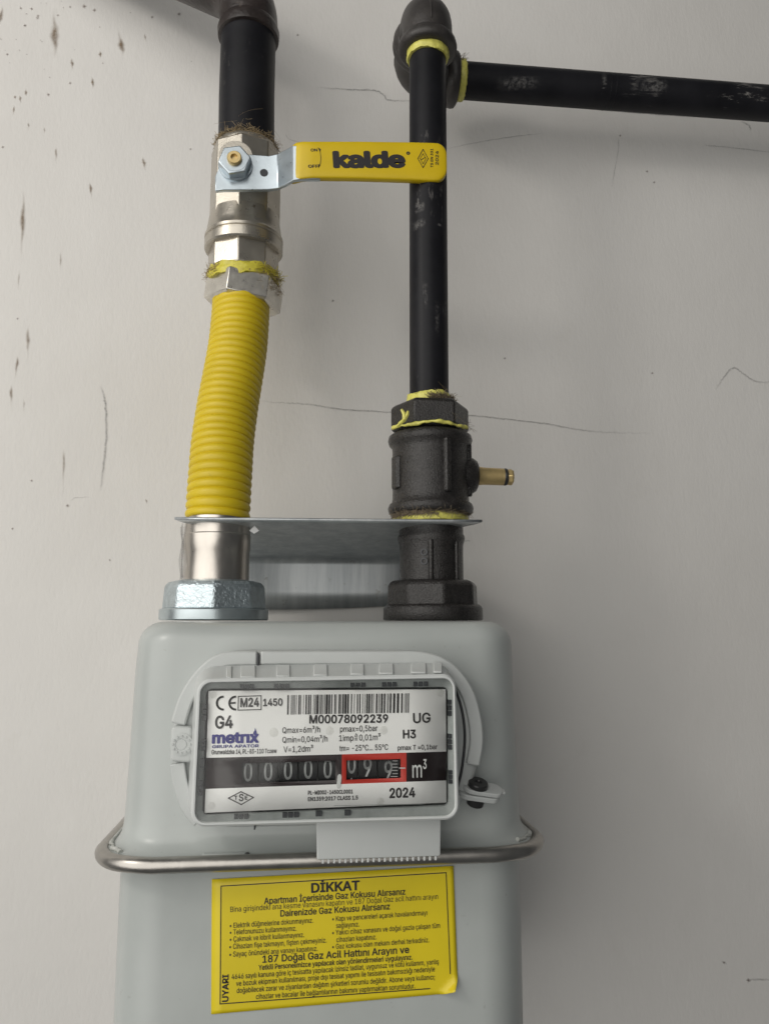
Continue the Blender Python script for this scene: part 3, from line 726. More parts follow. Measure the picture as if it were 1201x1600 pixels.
for s, x0, y0, x1, y1 in (('• Elektrik düğmelerine dokunmayınız.', 359, 1450, 489, 1441.5), ('• Telefonunuzu kullanmayınız.', 359, 1460.5, 463, 1454), ('• Çakmak ve kibrit kullanmayınız.', 359, 1471.5, 475, 1464),
                          ('• Cihazları fişe takmayın, fişten çekmeyiniz.', 358.5, 1483, 510, 1472.5), ('• Sayaç önündeki ana vanayı kapatınız.', 358.5, 1495, 496, 1485.5),
                          ('• Kapı ve pencereleri açarak havalandırmayı', 519, 1439.5, 667, 1429.5), ('sağlayınız.', 525, 1450, 561, 1447.5), ('• Yakıcı cihaz vanasını ve doğal gazla çalışan tüm', 519, 1461, 687, 1449.5),
                          ('cihazları kapatınız.', 525.5, 1472, 588, 1467.5), ('• Gaz kokusu olan mekanı derhal terkediniz.', 519, 1483, 670, 1472)):
    WL(s, x0, y0, x1, y1, 6.8, 0.004)
WL('187 Doğal Gaz Acil Hattını Arayın ve', 410, 1504, 639, 1488.5, 9.4, 0.018)
WL('Yetkili Personelimizce yapılacak olan yönlendirmeleri uygulayınız.', 404, 1515.5, 644, 1499, 6.8, 0.016)
WL('4646 sayılı kanuna göre iç tesisatta yapılacak izinsiz tadilat, uygunsuz ve kötü kullanım, yanlış', 362, 1530, 685, 1506, 6.8, 0.006)
WL('ve bozuk ekipman kullanılması, proje dışı tesisat yapımı ile tesisatın bakımsızlığı nedeniyle', 369, 1540.5, 679, 1517.5, 6.8, 0.006)
WL('doğabilecek zarar ve ziyanlardan dağıtım şirketleri sorumlu değildir. Abone veya kullanıcı;', 370, 1551.5, 679, 1530, 6.8, 0.006)
WL('cihazlar ve bacalar ile bağlantılarının bakımını yaptırmaktan sorumludur.', 400, 1561, 648, 1544, 6.8, 0.006)
me = text_mesh('UYARI', 0.03); A = P(356.5, 1565, LY); up = (P(357, 1522, LY) - A); hgt = up.length; up.normalize(); sd = Vector((-up.z, 0, up.x))
xs = [v.co.x for v in me.vertices]
for v in me.vertices:
    p = A + up * ((v.co.x - min(xs)) / (max(xs) - min(xs)) * hgt) + sd * (v.co.y / CAPH * 2.2); p.y = LY - 0.12 - v.co.z; v.co = p * S
link('lettering', me, M['ink'], label)

# ------------------------------------------------------------------ fibres and tape
def fibres(parent, c, R, z0, z1, n, mat, seed, a0=-180, a1=0, ln=6, name='hemp_fibres', thick=0.16):
    r2 = random.Random(seed); bm = bmesh.new()
    for _ in range(n):
        a = math.radians(r2.uniform(a0, a1)); z = r2.uniform(z0, z1)
        p = Vector((c[0] + R * math.cos(a), c[1] + R * math.sin(a), z)); t = Vector((-math.sin(a), math.cos(a), 0)); o = Vector((math.cos(a), math.sin(a), 0))
        d = (t * r2.uniform(-1, 1) + o * r2.uniform(0.0, 0.35) + Vector((0, 0, r2.uniform(-0.4, 0.4)))).normalized(); L_ = r2.uniform(0.4, 1) * ln; cv = Vector((r2.uniform(-.6, .6), r2.uniform(-.4, 0.5), r2.uniform(-.6, .6))) - o * 0.2
        pts = [p + d * L_ * k / 4 + cv * L_ * 0.5 * (k / 4) ** 2 for k in range(5)]
        sweep(bm, pts, thick * 0.5, 3)
    o = finish(bm, name, M[mat], parent, 80); o['kind'] = 'stuff'; return o
def tape_band(parent, c, R, z0, z1, mat, seed, amp=0.8, n=96, rag=1.0, tilt=0.0):
    r2 = random.Random(seed); ph = [r2.uniform(0, 6.28) for _ in range(6)]
    def nz(a, k): return sum(math.sin(a * f + ph[(k + i) % 6]) / (1 + i) for i, f in enumerate((3, 7, 13, 22)))
    loops = []
    for j in range(7):
        t = j / 6; lp = []
        for i in range(n):
            a = 2 * math.pi * i / n; e = 0.6 * rag * nz(a, 1 if t > 0.5 else 3) * abs(t - 0.5) * 2
            z = z0 + (z1 - z0) * t + e + tilt * math.cos(a); rr = R + 0.35 * amp * nz(a * 1.0, j) + 0.5 * math.sin(math.pi * t)
            lp.append(Vector((c[0] + rr * math.cos(a), c[1] + rr * math.sin(a), z)))
        loops.append(lp)
    bm = bmesh.new(); rings(bm, loops, True, True)
    return finish(bm, 'sealing_tape', M[mat], parent, 60)

# ------------------------------------------------------------------ galvanised bracket behind the pipes
br = thing('mounting_bracket', 'bent galvanised steel bracket plate fixed to wall above the meter', 'bracket')
fl, frr = P(273, 811, -22), P(753, 815.5, -22)
zb = 41.5
bm = bmesh.new(); th = 1.3
prof = []
NB = 14
plan_f = [(-22, fl.x, frr.x), (-16, fl.x + 2.6, frr.x - 2.6), (-10, fl.x + 7, frr.x - 7), (40, -62, 62), (86, -60, 60)]
top = []
for y, xl, xr in plan_f:
    z = 50.2 + (zb - 50.2) * (y + 22) / 108.0
    top.append([Vector((xl + (xr - xl) * k / 10, y, z + 0.4 * (k / 10 - 0.5) * 2 + (0.5 * math.sin(k * 0.7) * (1 if y > 20 else 0)))) for k in range(11)])
for a in range(1, 6):
    an = math.radians(85 * a / 5); top.append([Vector((-60 + 12 * k, 86 + 5 * math.sin(an), zb - 5 * (1 - math.cos(an)))) for k in range(11)])
top.append([Vector((-60 + 12 * k, 91.6, 20)) for k in range(11)])
top.append([Vector((-60 + 12 * k, 92.2, 9.0 + 3.5 * (k / 10) - 1.2 * math.sin(math.pi * k / 10))) for k in range(11)])
rings(bm, top, False, False, closed=False)
o = finish(bm, 'bracket_plate', M['galv'], br, 50); so = o.modifiers.new('t', 'SOLIDIFY'); so.thickness = th * S; so.offset = 0
# small bent tongue, its metal glint put in as white, and two punched dimples
bm = bmesh.new(); a = P(388, 829, -12); pts = [P(x, y, -12) for x, y in ((390, 829), (398, 822), (405, 829), (397, 834))]
rings(bm, [[p for p in pts], [p + Vector((0, 0.9, 0.4)) for p in pts]]); finish(bm, 'bent_tongue', M['whiteink_and_glint'], br)
for x, y in ((431, 815.5), (605, 817.5)):
    bm = bmesh.new(); p = P(x, y, -16); lathe(bm, p, (0, -0.4, -1), [(-0.5, 1.2), (0.2, 1.1), (0.4, 0.7)], 12); finish(bm, 'punched_dimple', M['zinc_flat'], br)

# ------------------------------------------------------------------ left: hose with its fittings
hose = thing('gas_hose', 'yellow corrugated flexible gas hose between ball valve and zinc union nut', 'gas hose')
LX = P(335, 960, 0).x
path_px = [(340, 812, 0), (342, 780, 0.5), (345, 735, 3), (348.5, 689, 7.5), (356, 635, 13), (365.5, 581, 19), (372, 540, 24), (375.5, 500, 29), (377, 470, 33), (377.5, 452, 35)]
cen = catmull([P(*a) for a in path_px], 50, loop=False)
ls = [0]
for a, b in zip(cen, cen[1:]): ls.append(ls[-1] + (b - a).length)
tot = ls[-1]; NR = 34; pitch = tot / NR
def at_len(s):
    for i in range(len(ls) - 1):
        if ls[i + 1] >= s: return cen[i].lerp(cen[i + 1], (s - ls[i]) / max(1e-6, ls[i + 1] - ls[i]))
    return cen[-1]
NP = NR * 10; hp = [at_len(tot * i / NP) for i in range(NP + 1)]
def hose_r(t):
    ph = (t * NR) % 1.0; env = 1.0 if t < 0.955 else 0.15
    return 15.75 + 0.62 * env * (abs(math.sin(math.pi * ph)) ** 0.6 * 2 - 1.3)
bm = bmesh.new(); sweep(bm, hp, hose_r, 56)
finish(bm, 'corrugated_sleeve', M['hose'], hose, 80)
bm = bmesh.new(); lathe(bm, (LX + 0.4, 0, 18), (0, 0, 1), [(0, 16.2), (18, 16.2), (18.6, 16.5), (26, 16.5), (26.5, 16.2), (33, 16.2), (33.5, 15.0), (42, 14.2)], 56)
finish(bm, 'tail_pipe', M['stainless'], hose, 30)
bm = bmesh.new(); film = []
for j in range(9):
    z = 22 + 27 * j / 8; lp = []
    for i in range(26):
        a = math.radians(-205 + 62 * i / 25); r = 17.3 + 0.7 * math.sin(i * 0.9 + j * 0.5) + 0.5 * math.sin(j * 1.3 + i * 0.3)
        lp.append(Vector((LX + 0.4 + r * math.cos(a), r * math.sin(a), z + 0.8 * math.sin(i * 0.4))))
    film.append(lp)
rings(bm, film, False, False, closed=False); finish(bm, 'plastic_film', M['film'], hose, 80)
bm = bmesh.new(); nb = (LX, 0, 1.9)
lathe(bm, nb, (0, 0, 1), [(0, 26.0), (0.5, 26.6), (5.0, 26.6), (5.6, 26.0)], 64)
flg = finish(bm, 'nut_flange', M['zinc_flat'], hose, 40)
bm = bmesh.new(); lathe(bm, nb, (0, 0, 1), [(5.2, 25.4), (16.5, 24.6), (18.6, 22.6), (19.6, 19.0), (19.6, 17.0)], 8, rot=math.radians(5))
finish(bm, 'union_nut', M['zinc'], hose, 20, 0.9)
# top hexagon nut, leaning with the hose
d0 = (cen[-1] - cen[-60]).normalized(); d0 = (d0 + Vector((0.06, 0, 0.0))).normalized()
hc = P(379, 463, 30); hc.y = 35
nutR = Matrix.Rotation(math.radians(6), 3, 'Y'); axn = (nutR @ Vector((0, 0, 1))).normalized()
bm = bmesh.new(); lathe(bm, hc - axn * 4.5, axn, [(0, 20.3), (1.2, 22.0), (14.0, 22.0), (15.4, 20.2)], 6, rot=math.radians(-19 + 0))
finish(bm, 'hexagon_nut', M['steel_nut'], hose, 20, 0.3)
bm = bmesh.new(); lathe(bm, hc + axn * 9, axn, [(0, 17), (7, 17)], 40); finish(bm, 'thread', M['steel_nut'], hose)
tz = P(380, 416, 15).z
t1 = tape_band(hose, (P(381, 415, 35).x, 35), 19.9, tz - 2.4, tz + 4.2, 'tape', 3, 0.7, rag=1.5)
fibres(hose, (P(381, 415, 35).x, 35), 20.5, tz - 1, tz + 4, 130, 'hemp', 5, -200, -130, 5)
fibres(hose, (P(381, 415, 35).x, 35), 20.5, tz - 9, tz + 4, 200, 'hemp', 6, -58, 10, 6)
fibres(hose, (P(381, 415, 35).x, 35), 21, tz - 0, tz + 2, 40, 'tape', 8, -60, 0, 6, 'tape_shreds', 0.35)

# ------------------------------------------------------------------ left: ball valve
valve = thing('ball_valve', 'nickel plated ball valve with yellow lever handle on thick black pipe', 'valve')
VY = 35.0
V0 = P(382, 300, VY); vx = V0.x + 0.6
zy = lambda py, Yf=None: P(382, py, VY - 20 if Yf is None else Yf).z
zl0, zl1 = zy(408), zy(370)
bm = bmesh.new(); lathe(bm, (vx, VY, zl0), (0, 0, 1), [(0, 19.4), (0.8, 20.4), (zl1 - zl0 + 2, 20.4)], 8, rot=math.radians(-4)); finish(bm, 'lower_end', M['nickel'], valve, 20, 0.6)
zA, zB = zy(371), zy(313)
bm = bmesh.new(); h = zB - zA
lathe(bm, (vx, VY, zA), (0, 0, 1), [(0, 19.5), (0.3, 21.6), (1.2, 22.4), (5.6, 22.5), (6.1, 21.7), (6.9, 21.7), (7.4, 22.5), (9.0, 22.5), (10.2, 21.8), (14, 21.2), (h, 20.0)], 56); finish(bm, 'ball_housing', M['nickel'], valve, 24)
zC = zy(205)
bm = bmesh.new(); lathe(bm, (vx, VY, zB - 6), (0, 0, 1), [(0, 20.6), (zC - zB + 4, 20.6), (zC - zB + 5.5, 19.6), (zC - zB + 6, 18)], 8, rot=math.radians(-4)); finish(bm, 'upper_end', M['nickel'], valve, 20, 0.6)
bm = bmesh.new(); lathe(bm, (vx, VY, zC - 1), (0, 0, 1), [(0, 18.4), (2.0, 18.4), (3.2, 17.6)], 40); finish(bm, 'end_collar', M['nickel'], valve)
bm = bmesh.new(); pst = P(370, 257, 10); lathe(bm, (pst.x, VY, pst.z), (0, -1, 0), [(0, 10.5), (24, 10.5), (25, 9.5), (33, 9.0)], 32); finish(bm, 'stem_boss', M['nickel'], valve)
fibres(valve, (vx, VY), 17.4, zC + 0.5, zC + 4.5, 420, 'hemp', 12, -190, 10, 5, thick=0.22)
fibres(valve, (vx, VY), 17.6, zC + 4, zC + 12, 6, 'hemp', 13, -120, 0, 16, thick=0.1)
# lever
HYv = -1.0; HT = 2.6
lever = bpy.data.objects.new('lever_handle', None); lever.empty_display_size = 0.01; col.objects.link(lever); lever.parent = valve
def q3(px, py, Y): return P(px, py, Y)
GY = -11.0
cols_ = [(336, 277, 298, HYv), (350, 241, 297, HYv), (395, 241, 296.5, HYv), (420, 243, 296, HYv), (434, 240, 294, HYv - 0.8), (447, 233, 288, (HYv + GY) / 2 - 1), (458, 227, 281.5, GY + 0.6), (470, 227, 280, GY), (500, 227, 280, GY)]
bm = bmesh.new(); ls_ = []
for x, y0, y1, Y in cols_:
    a, b = P(x, y0, Y), P(x, y1, Y); ls_.append([a, b, b + Vector((0.2, HT, 0)), a + Vector((0.2, HT, 0))])
rings(bm, ls_); finish(bm, 'lever_plate', M['handle'], lever, 30, 0.5)
bm = bmesh.new(); a, b = P(336, 286, HYv), P(441, 286, HYv)
pl = [P(x, y, HYv - 0.1) for x, y in ((336, 292), (430, 292), (430, 297.5), (336, 298.5))]
p = P(412.5, 270, HYv); bm.free(); bm = bmesh.new()
lathe(bm, (p.x, HYv + 0.3, p.z), (0, -1, 0), [(0, 2.2), (0.45, 2.2), (0.45, 0.05)], 20); finish(bm, 'punched_hole', M['slot'], lever)
pn = P(368, 259, HYv); ns = Vector((0, -1, 0))
bm = bmesh.new(); lathe(bm, (pn.x, HYv, pn.z), ns, [(-0.2, 9.2), (0.9, 9.2), (1.2, 8.9)], 36); finish(bm, 'washer', M['handle'], lever)
bm = bmesh.new(); lathe(bm, (pn.x, HYv - 1.0, pn.z), ns, [(0, 8.9), (4.4, 8.9), (5.0, 8.4)], 6, rot=math.radians(12)); finish(bm, 'lever_nut', M['handle'], lever, 20, 0.35)
bm = bmesh.new(); lathe(bm, (pn.x, HYv - 5.8, pn.z), ns, [(-0.2, 7.0), (0.4, 6.8), (0.4, 4.4)], 36); finish(bm, 'lever_nut_face', M['handle'], lever)
bm = bmesh.new(); lathe(bm, (pn.x, HYv - 6, pn.z), ns, [(-1, 3.9), (1.6, 3.9), (2.2, 3.4), (2.2, 1.9), (0.6, 1.7), (0.6, 0.05)], 28); finish(bm, 'valve_stem', M['brass'], lever, 30)
# grip
def grip_loop(px, y0, y1, Y, tk):
    a, b = P(px, y0, Y), P(px, y1, Y); z0, z1 = b.z, a.z; cx = (a.x + b.x) / 2; hh = (z1 - z0) / 2; cz = (z0 + z1) / 2; lp = []
    for k in range(28):
        t = 2 * math.pi * k / 28; c_, s_ = math.cos(t), math.sin(t); e = 0.35
        lp.append(Vector((cx, Y + 1.3 + tk * math.copysign(abs(c_) ** e, -c_), cz + hh * math.copysign(abs(s_) ** e, s_))))
    return lp
gs = [(456, 229.5, 281.5, GY + 3.6, 1.9), (457, 226.5, 284, GY + 3.2, 2.3), (463, 223, 282.5, GY + 1.4, 2.6), (472, 221.5, 280, GY + 0.2, 2.6), (490, 221.5, 278.5, GY, 2.6), (560, 221.5, 279.5, GY, 2.6), (640, 222.5, 282, GY, 2.6), (675, 223.5, 283.5, GY, 2.6)]
for k in range(1, 9):
    a = math.radians(90 * k / 8); d = 18 * (1 - math.cos(a)); gs.append((680 + 17.5 * math.sin(a), 223.6 + d, 283.6 - d, GY, 2.6 - 0.9 * (1 - math.cos(a))))
bm = bmesh.new(); rings(bm, [grip_loop(*g) for g in gs]); grip = finish(bm, 'grip', M['grip'], lever, 60)
GT = GY + 1.3 - 2.6
G = lambda s, a, b, cap, bold=0.0, **k: text_on(s, a, b, cap, GT, M['ink'], lever, bold, proud=0.04, **k)
G('kalde', (520.5, 261), (634, 260.5), 29.5, 0.054)
G('ON', (485.5, 236.5), (496, 236.5), 5, 0.03); G('OFF', (481.5, 262), (497.5, 262), 5.4, 0.03); G('°', (635, 247), (641, 247), 12, 0.03)
ar = [xz(x, y, GT) for x, y in ((497, 231), (500, 237), (501.2, 246), (500.5, 255), (497.5, 262))]
flat('arc_arrow', line_poly(ar, 0.3) + [[xz(497, 231, GT), xz(501, 233, GT), xz(500, 237.5, GT)], [xz(497, 263, GT), xz(500.5, 258, GT), xz(497.5, 256.5, GT)]], GT, M['ink'], lever, 0.12)
dmx = [xz(x, y, GT) for x, y in ((652.5, 248), (660.5, 233.5), (668.5, 248), (660.5, 262), (652.5, 248))]; dmi = [xz(x, y, GT) for x, y in ((656, 248), (660.5, 240), (665, 248), (660.5, 256), (656, 248))]
flat('certification_diamond', line_poly(dmx, 0.36) + line_poly(dmi, 0.28) + line_poly([xz(658, 249.5, GT), xz(663, 246.5, GT)], 0.35), GT, M['ink'], lever, 0.12)
for s, x, y0, y1, hh in (('TS EN 331', 676, 262, 232.5, 1.35), ('2024', 684.5, 258, 236, 1.6)):
    me = text_mesh(s, 0.02); A = P(x, y0, GT); up = P(x, y1, GT) - A; hgt = up.length; up.normalize(); sd = Vector((-up.z, 0, up.x)); xs = [v.co.x for v in me.vertices]
    for v in me.vertices:
        p = A + up * ((v.co.x - min(xs)) / (max(xs) - min(xs)) * hgt) + sd * (v.co.y / CAPH * hh); p.y = GT - 0.12 - v.co.z; v.co = p * S
    link('lettering', me, M['ink'], lever)

# ------------------------------------------------------------------ left: thick pipe and bent top
pl_c = P(387, 110, VY); PXL = pl_c.x
bm = bmesh.new(); sweep(bm, [(vx, VY, zC - 4), (PXL, VY, (zC + 345) / 2), (PXL, VY, P(387, 20, VY).z)], 16.4, 56); po = finish(bm, 'steel_pipe', M['pipe_big'])
tag(po, 'thick black painted steel pipe entering the top of the ball valve', 'pipe')
zE = P(387, 22, VY - 17).z
elb = thing('pipe_bend', 'dusty dark brown pipe elbow above the thick black pipe', 'pipe elbow')
cpts = [(PXL, VY, zE), (PXL, VY, zE + 8)]
Rb = 30
for k in range(1, 13):
    a = math.radians(64 * k / 12); cpts.append((PXL - Rb * (1 - math.cos(a)) * 0.97, VY + Rb * (1 - math.cos(a)) * 0.2, zE + 8 + Rb * math.sin(a)))
e_ = Vector(cpts[-1]); d_ = (e_ - Vector(cpts[-2])).normalized(); cpts.append(tuple(e_ + d_ * 20)); cpts.append(tuple(e_ + d_ * 300))
bm = bmesh.new(); sweep(bm, cpts, 17.3, 48); finish(bm, 'bend', M['rusty'], elb, 60)
bm = bmesh.new(); lathe(bm, (PXL, VY, zE - 3), (0, 0, 1), [(0, 16.5), (0.6, 18.2), (5, 18.6), (8, 17.6), (9, 17.2)], 48); finish(bm, 'mouth_bead', M['rusty'], elb, 60)

# ------------------------------------------------------------------ right: union tail, tee, pipe, elbows
RX = P(676, 960, 0).x
un = thing('union_coupling', 'black cast iron union tail with eight sided nut on the meter', 'pipe union')
bm = bmesh.new(); nb = (RX, 0, 1.9)
lathe(bm, nb, (0, 0, 1), [(0, 24.8), (0.6, 25.4), (6.0, 25.3), (7.2, 24.6), (8, 23.6)], 56); finish(bm, 'nut_flange', M['iron'], un, 50)
bm = bmesh.new(); lathe(bm, nb, (0, 0, 1), [(5.5, 23.9), (17.4, 23.5), (19.3, 22.3), (20.2, 20.0), (20.2, 16.0)], 8, rot=math.radians(4)); finish(bm, 'union_nut', M['iron'], un, 25, 1.0)
TX = P(673.5, 860, 0).x
bm = bmesh.new(); lathe(bm, (TX, 0, 18), (0, 0, 1), [(0, 16.4), (22, 16.4), (24, 17.0), (25.5, 17.4), (27, 17.2), (28, 16.6), (31, 16.6), (41, 16.2)], 48); finish(bm, 'tail_piece', M['iron'], un, 40)
for a0 in (-100, -48):
    a = math.radians(a0); bm = bmesh.new()
    lathe(bm, (TX + 16.2 * math.cos(a), 16.2 * math.sin(a), 21), (0, 0, 1), [(0, 1.0), (1, 1.4), (20, 1.4), (22, 0.8)], 8); finish(bm, 'cast_rib', M['iron'], un, 60)
for z in (31, 35.5):
    bm = bmesh.new(); a = math.radians(-112); lathe(bm, (TX + 16.0 * math.cos(a), 16.0 * math.sin(a), z), (math.cos(a), math.sin(a), 0), [(0, 1.9), (0.9, 1.8), (0.9, 1.1), (0.3, 1.0), (0.3, 0.05)], 18); finish(bm, 'cast_mark', M['slot'], un, 40)

tee = thing('cast_iron_socket', 'black cast iron socket with beaded rims and side outlet boss', 'pipe fitting')
SX = P(672, 735, 0).x; zs0, zs1 = P(672, 798, -20).z, P(672, 664, -20).z
bm = bmesh.new(); hs = zs1 - zs0
lathe(bm, (SX, 0, zs0), (0, 0, 1), [(0, 17.5), (0.2, 20.0), (1.6, 21.8), (3.6, 22.3), (5.8, 21.6), (7.2, 20.1), (9.5, 19.9), (hs - 9.5, 19.9), (hs - 7.4, 20.1), (hs - 6.0, 21.5), (hs - 3.8, 22.2), (hs - 1.7, 21.7), (hs - .4, 19.6), (hs, 17)], 64)
finish(bm, 'socket_body', M['iron'], tee, 60)
for a0 in (-74, -160, -15):
    a = math.radians(a0); bm = bmesh.new(); p = Vector((SX + 19.3 * math.cos(a), 19.3 * math.sin(a), zs0 + 9)); t = Vector((-math.sin(a), math.cos(a), 0)); o = Vector((math.cos(a), math.sin(a), 0))
    ww, hh0, hh1 = (2.4, 1, 29) if a0 != -160 else (4, 4, 21)
    rings(bm, [[p + t * -ww + Vector((0, 0, z)), p + o * 2.4 + t * -ww * .6 + Vector((0, 0, z)), p + o * 2.4 + t * ww * .6 + Vector((0, 0, z)), p + t * ww + Vector((0, 0, z))] for z in (hh0, hh1)])
    finish(bm, 'cast_rib', M['iron'], tee, 38, 0.8)
bc = P(738, 744, 0)
bm = bmesh.new(); lathe(bm, (SX + 17, 0, bc.z), (1, 0, 0), [(0, 10.5), (5.0, 9.6), (7.2, 8.2), (8.0, 6.5), (8.0, 3)], 36); finish(bm, 'outlet_boss', M['iron'], tee, 60)
tape_band(tee, (SX, 0), 19.2, zs0 - 3.6, zs0 + 0.5, 'tape2', 31, 0.5, rag=0.5)
fibres(tee, (SX, 0), 20.0, zs0 - 1.4, zs0 + 0.6, 300, 'hemp_dk', 33, -170, -95, 5, thick=0.25); fibres(tee, (SX, 0), 20.2, zs0 - 0.6, zs0 + 0.6, 120, 'hemp_dk', 34, -90, -20, 5)
nip = thing('test_nipple', 'brass test nipple screwed into side of the cast iron socket', 'nipple')
n0 = SX + 24.6; zc = bc.z + 0.2
bm = bmesh.new(); lathe(bm, (n0, 0, zc), (1, 0, -0.02), [(0, 5.2), (1.5, 4.9), (4, 4.6), (14.5, 4.5), (14.8, 3.6)], 32); finish(bm, 'nipple_body', M['brass'], nip)
bm = bmesh.new(); lathe(bm, (n0 + 14.4, 0, zc - 0.3), (1, 0, 0), [(0, 3.8), (0.1, 4.4), (1.0, 4.7), (1.9, 4.4), (2.0, 3.8)], 32); finish(bm, 'rubber_ring', M['screw'], nip)
bm = bmesh.new(); lathe(bm, (n0 + 16.3, 0, zc - 0.35), (1, 0, 0), [(0, 4.2), (2.2, 4.5), (3.2, 4.0)], 8); finish(bm, 'nipple_cap', M['brass'], nip, 20, 0.25)
fibres(nip, (n0 + 0.5, 0), 1.0, zc - 5, zc + 5, 26, 'hemp_dk', 41, -180, 180, 6)

bu = thing('hexagon_bushing', 'black cast iron hexagon bushing with yellow tape above the socket', 'pipe fitting')
zh0, zh1 = zs1 + 0.6, P(670, 618, -18).z
bm = bmesh.new(); lathe(bm, (SX, 0, zh0), (0, 0, 1), [(-3, 17), (-0.2, 17.2), (0, 19.0), (1.5, 20.8), (zh1 - zh0 - 2.2, 20.8), (zh1 - zh0 - 0.3, 18.4), (zh1 - zh0, 15)], 6, rot=math.radians(28)); finish(bm, 'hexagon_body', M['iron'], bu, 20, 0.8)
# loose tape cord tied round under the hexagon
pts = []
for k in range(61):
    a = math.radians(-172 + 150 * k / 60); r = 20.2 + 0.3 * math.sin(k * 0.8); pts.append((SX + r * math.cos(a), r * math.sin(a), zh0 + 1.0 + 0.5 * math.sin(k * 0.21 + 1) + 0.12 * math.sin(k * 1.3)))
r5 = random.Random(5)
bm = bmesh.new(); sweep(bm, pts, lambda t: 0.85 + 0.25 * math.sin(t * 23) + 0.12 * math.sin(t * 57), 10); finish(bm, 'tape_cord', M['tape2'], bu, 80)
kn = P(631, 657, -20)
for e in ((-11, 9), (-4, -17), (-2, -12), (6, -14), (-8, 5)):
    q = P(631 + e[0], 657 + e[1], -20.5 - abs(e[0]) * 0.1); bm = bmesh.new(); mid = kn.lerp(q, 0.55) + Vector((0.5, -1.2, 0.3))
    sweep(bm, [kn + Vector((0, -.8, 0)), mid, q], lambda t: 1.1 - 0.4 * t, 6); finish(bm, 'tape_end', M['tape2'], bu, 50)
fibres(bu, (SX, 0), 20.5, zh0 - 0.5, zh0 + 5, 24, 'hemp_dk', 51, -60, 0, 6, thick=0.14)
tape_band(bu, (P(670, 605, 0).x, 0), 11.4, zh1 - 1.0, zh1 + 5.0, 'tape2', 53, 0.8, rag=1.0)
fibres(bu, (P(672, 605, 0).x, 0), 12.2, zh1 - 0.5, zh1 + 2.6, 420, 'hemp_dk', 54, -98, -20, 4, thick=0.24); fibres(bu, (P(672, 605, 0).x, 0), 12, zh1, zh1 + 5, 16, 'hemp', 55, -60, 0, 9, thick=0.1)

PXR = P(669.5, 400, 0).x
z_el = 349.5
bm = bmesh.new(); sweep(bm, [(P(670, 610, 0).x, 0, zh1 - 6), (PXR, 0, 230), (PXR + 0.4, 0, 322)], 10.4, 48); po = finish(bm, 'steel_pipe', M['pipe'])
tag(po, 'slim black steel pipe running vertically from hexagon bushing up to the elbow', 'pipe')
def elbow(name, label, c, din, dout, arm, R, rb, mat):
    t = thing(name, label, 'pipe elbow'); din, dout = Vector(din), Vector(dout); c = Vector(c); rr = 15.0
    pts = [c + din * arm, c + din * (rr + 1)]
    for k in range(9):
        a = math.radians(90 * k / 8); pts.append(c + din * rr * (1 - math.sin(a)) + dout * rr * (1 - math.cos(a)))
    pts += [c + dout * (rr + 1), c + dout * arm]
    bm = bmesh.new(); sweep(bm, pts, R, 40); finish(bm, 'elbow_body', mat, t, 60)
    for d in (din, dout):
        bm = bmesh.new(); lathe(bm, c + d * (arm - 7.5), d, [(0, R - 0.2), (1.5, R + 0.8), (3, R + 2.0), (5.5, R + 2.6), (7.6, R + 2.2), (8.6, R + 0.8), (8.8, 11.2)], 44); finish(bm, 'mouth_bead', mat, t, 60)
    # casting seam
    bm = bmesh.new(); nrm = din.cross(dout); sgn = 1
    s2 = [p - (dout + din) * 0.0 for p in pts]
    out = []
    for i, p in enumerate(pts):
        d = (pts[min(i + 1, len(pts) - 1)] - pts[max(i - 1, 0)]).normalized(); o = d.cross(nrm).normalized()
        if o.dot(-(din + dout)) < 0: o = -o
        out.append(p + o * (R - 0.1))
    sweep(bm, out[1:-1], 0.55, 6); finish(bm, 'casting_seam', mat, t, 80)
    return t
ex = PXR + 0.4
e1 = elbow('pipe_elbow', 'black cast iron elbow capping the slim vertical pipe', (ex, 0, z_el), (0, 0, -1), (0, 1, 0), 26, 14.2, 2, M['iron_smooth'])
tape_band(e1, (ex, 0), 11.6, z_el - 31.5, z_el - 26.0, 'tape2', 61, 0.6, rag=0.6)
e2 = elbow('pipe_elbow', 'black cast iron elbow behind the other, turning into the horizontal pipe', (ex, 54, z_el), (0, -1, 0), (1, 0, 0), 27, 14.2, 2, M['iron_smooth'])
def band_axis(parent, c, d, R, ln, mat, seed):
    r2 = random.Random(seed); bm = bmesh.new(); prof = [(0, R - 1.2), (0.3, R), (ln * 0.3, R + 0.5), (ln * 0.55, R + 0.2), (ln * 0.8, R + 0.6), (ln - 0.2, R - 0.1), (ln, R - 1.2)]
    lathe(bm, c, d, prof, 40); 
    for v in bm.verts: v.co += Vector((r2.uniform(-.35, .35), r2.uniform(-.25, .25), r2.uniform(-.25, .25)))
    return finish(bm, 'sealing_tape', M[mat], parent, 70)
band_axis(e2, (ex + 28, 54, z_el), (1, 0, 0), 12.0, 5.0, 'tape2', 62)
band_axis(e2, (ex, 26.2, z_el), (0, -1, 0), 14.0, 2.2, 'tape2', 63)
r6 = random.Random(9); bm = bmesh.new()
for _ in range(70):
    a = math.radians(r6.uniform(20, 250)); p = Vector((ex + 28.5 + r6.uniform(0, 3), 54 - 12.6 * math.cos(a) * 1.0, z_el + 12.6 * math.sin(a)))
    d = Vector((r6.uniform(-1, 1), r6.uniform(-1, .2), r6.uniform(-.3, 1))).normalized(); cv = Vector((r6.uniform(-1, 1), r6.uniform(-.5, .5), r6.uniform(-1, 1)))
    sweep(bm, [p + d * 4 * k / 4 + cv * 2 * (k / 4) ** 2 for k in range(5)], 0.09, 3)
o = finish(bm, 'hemp_fibres', M['hemp_dk'], e2, 80); o['kind'] = 'stuff'
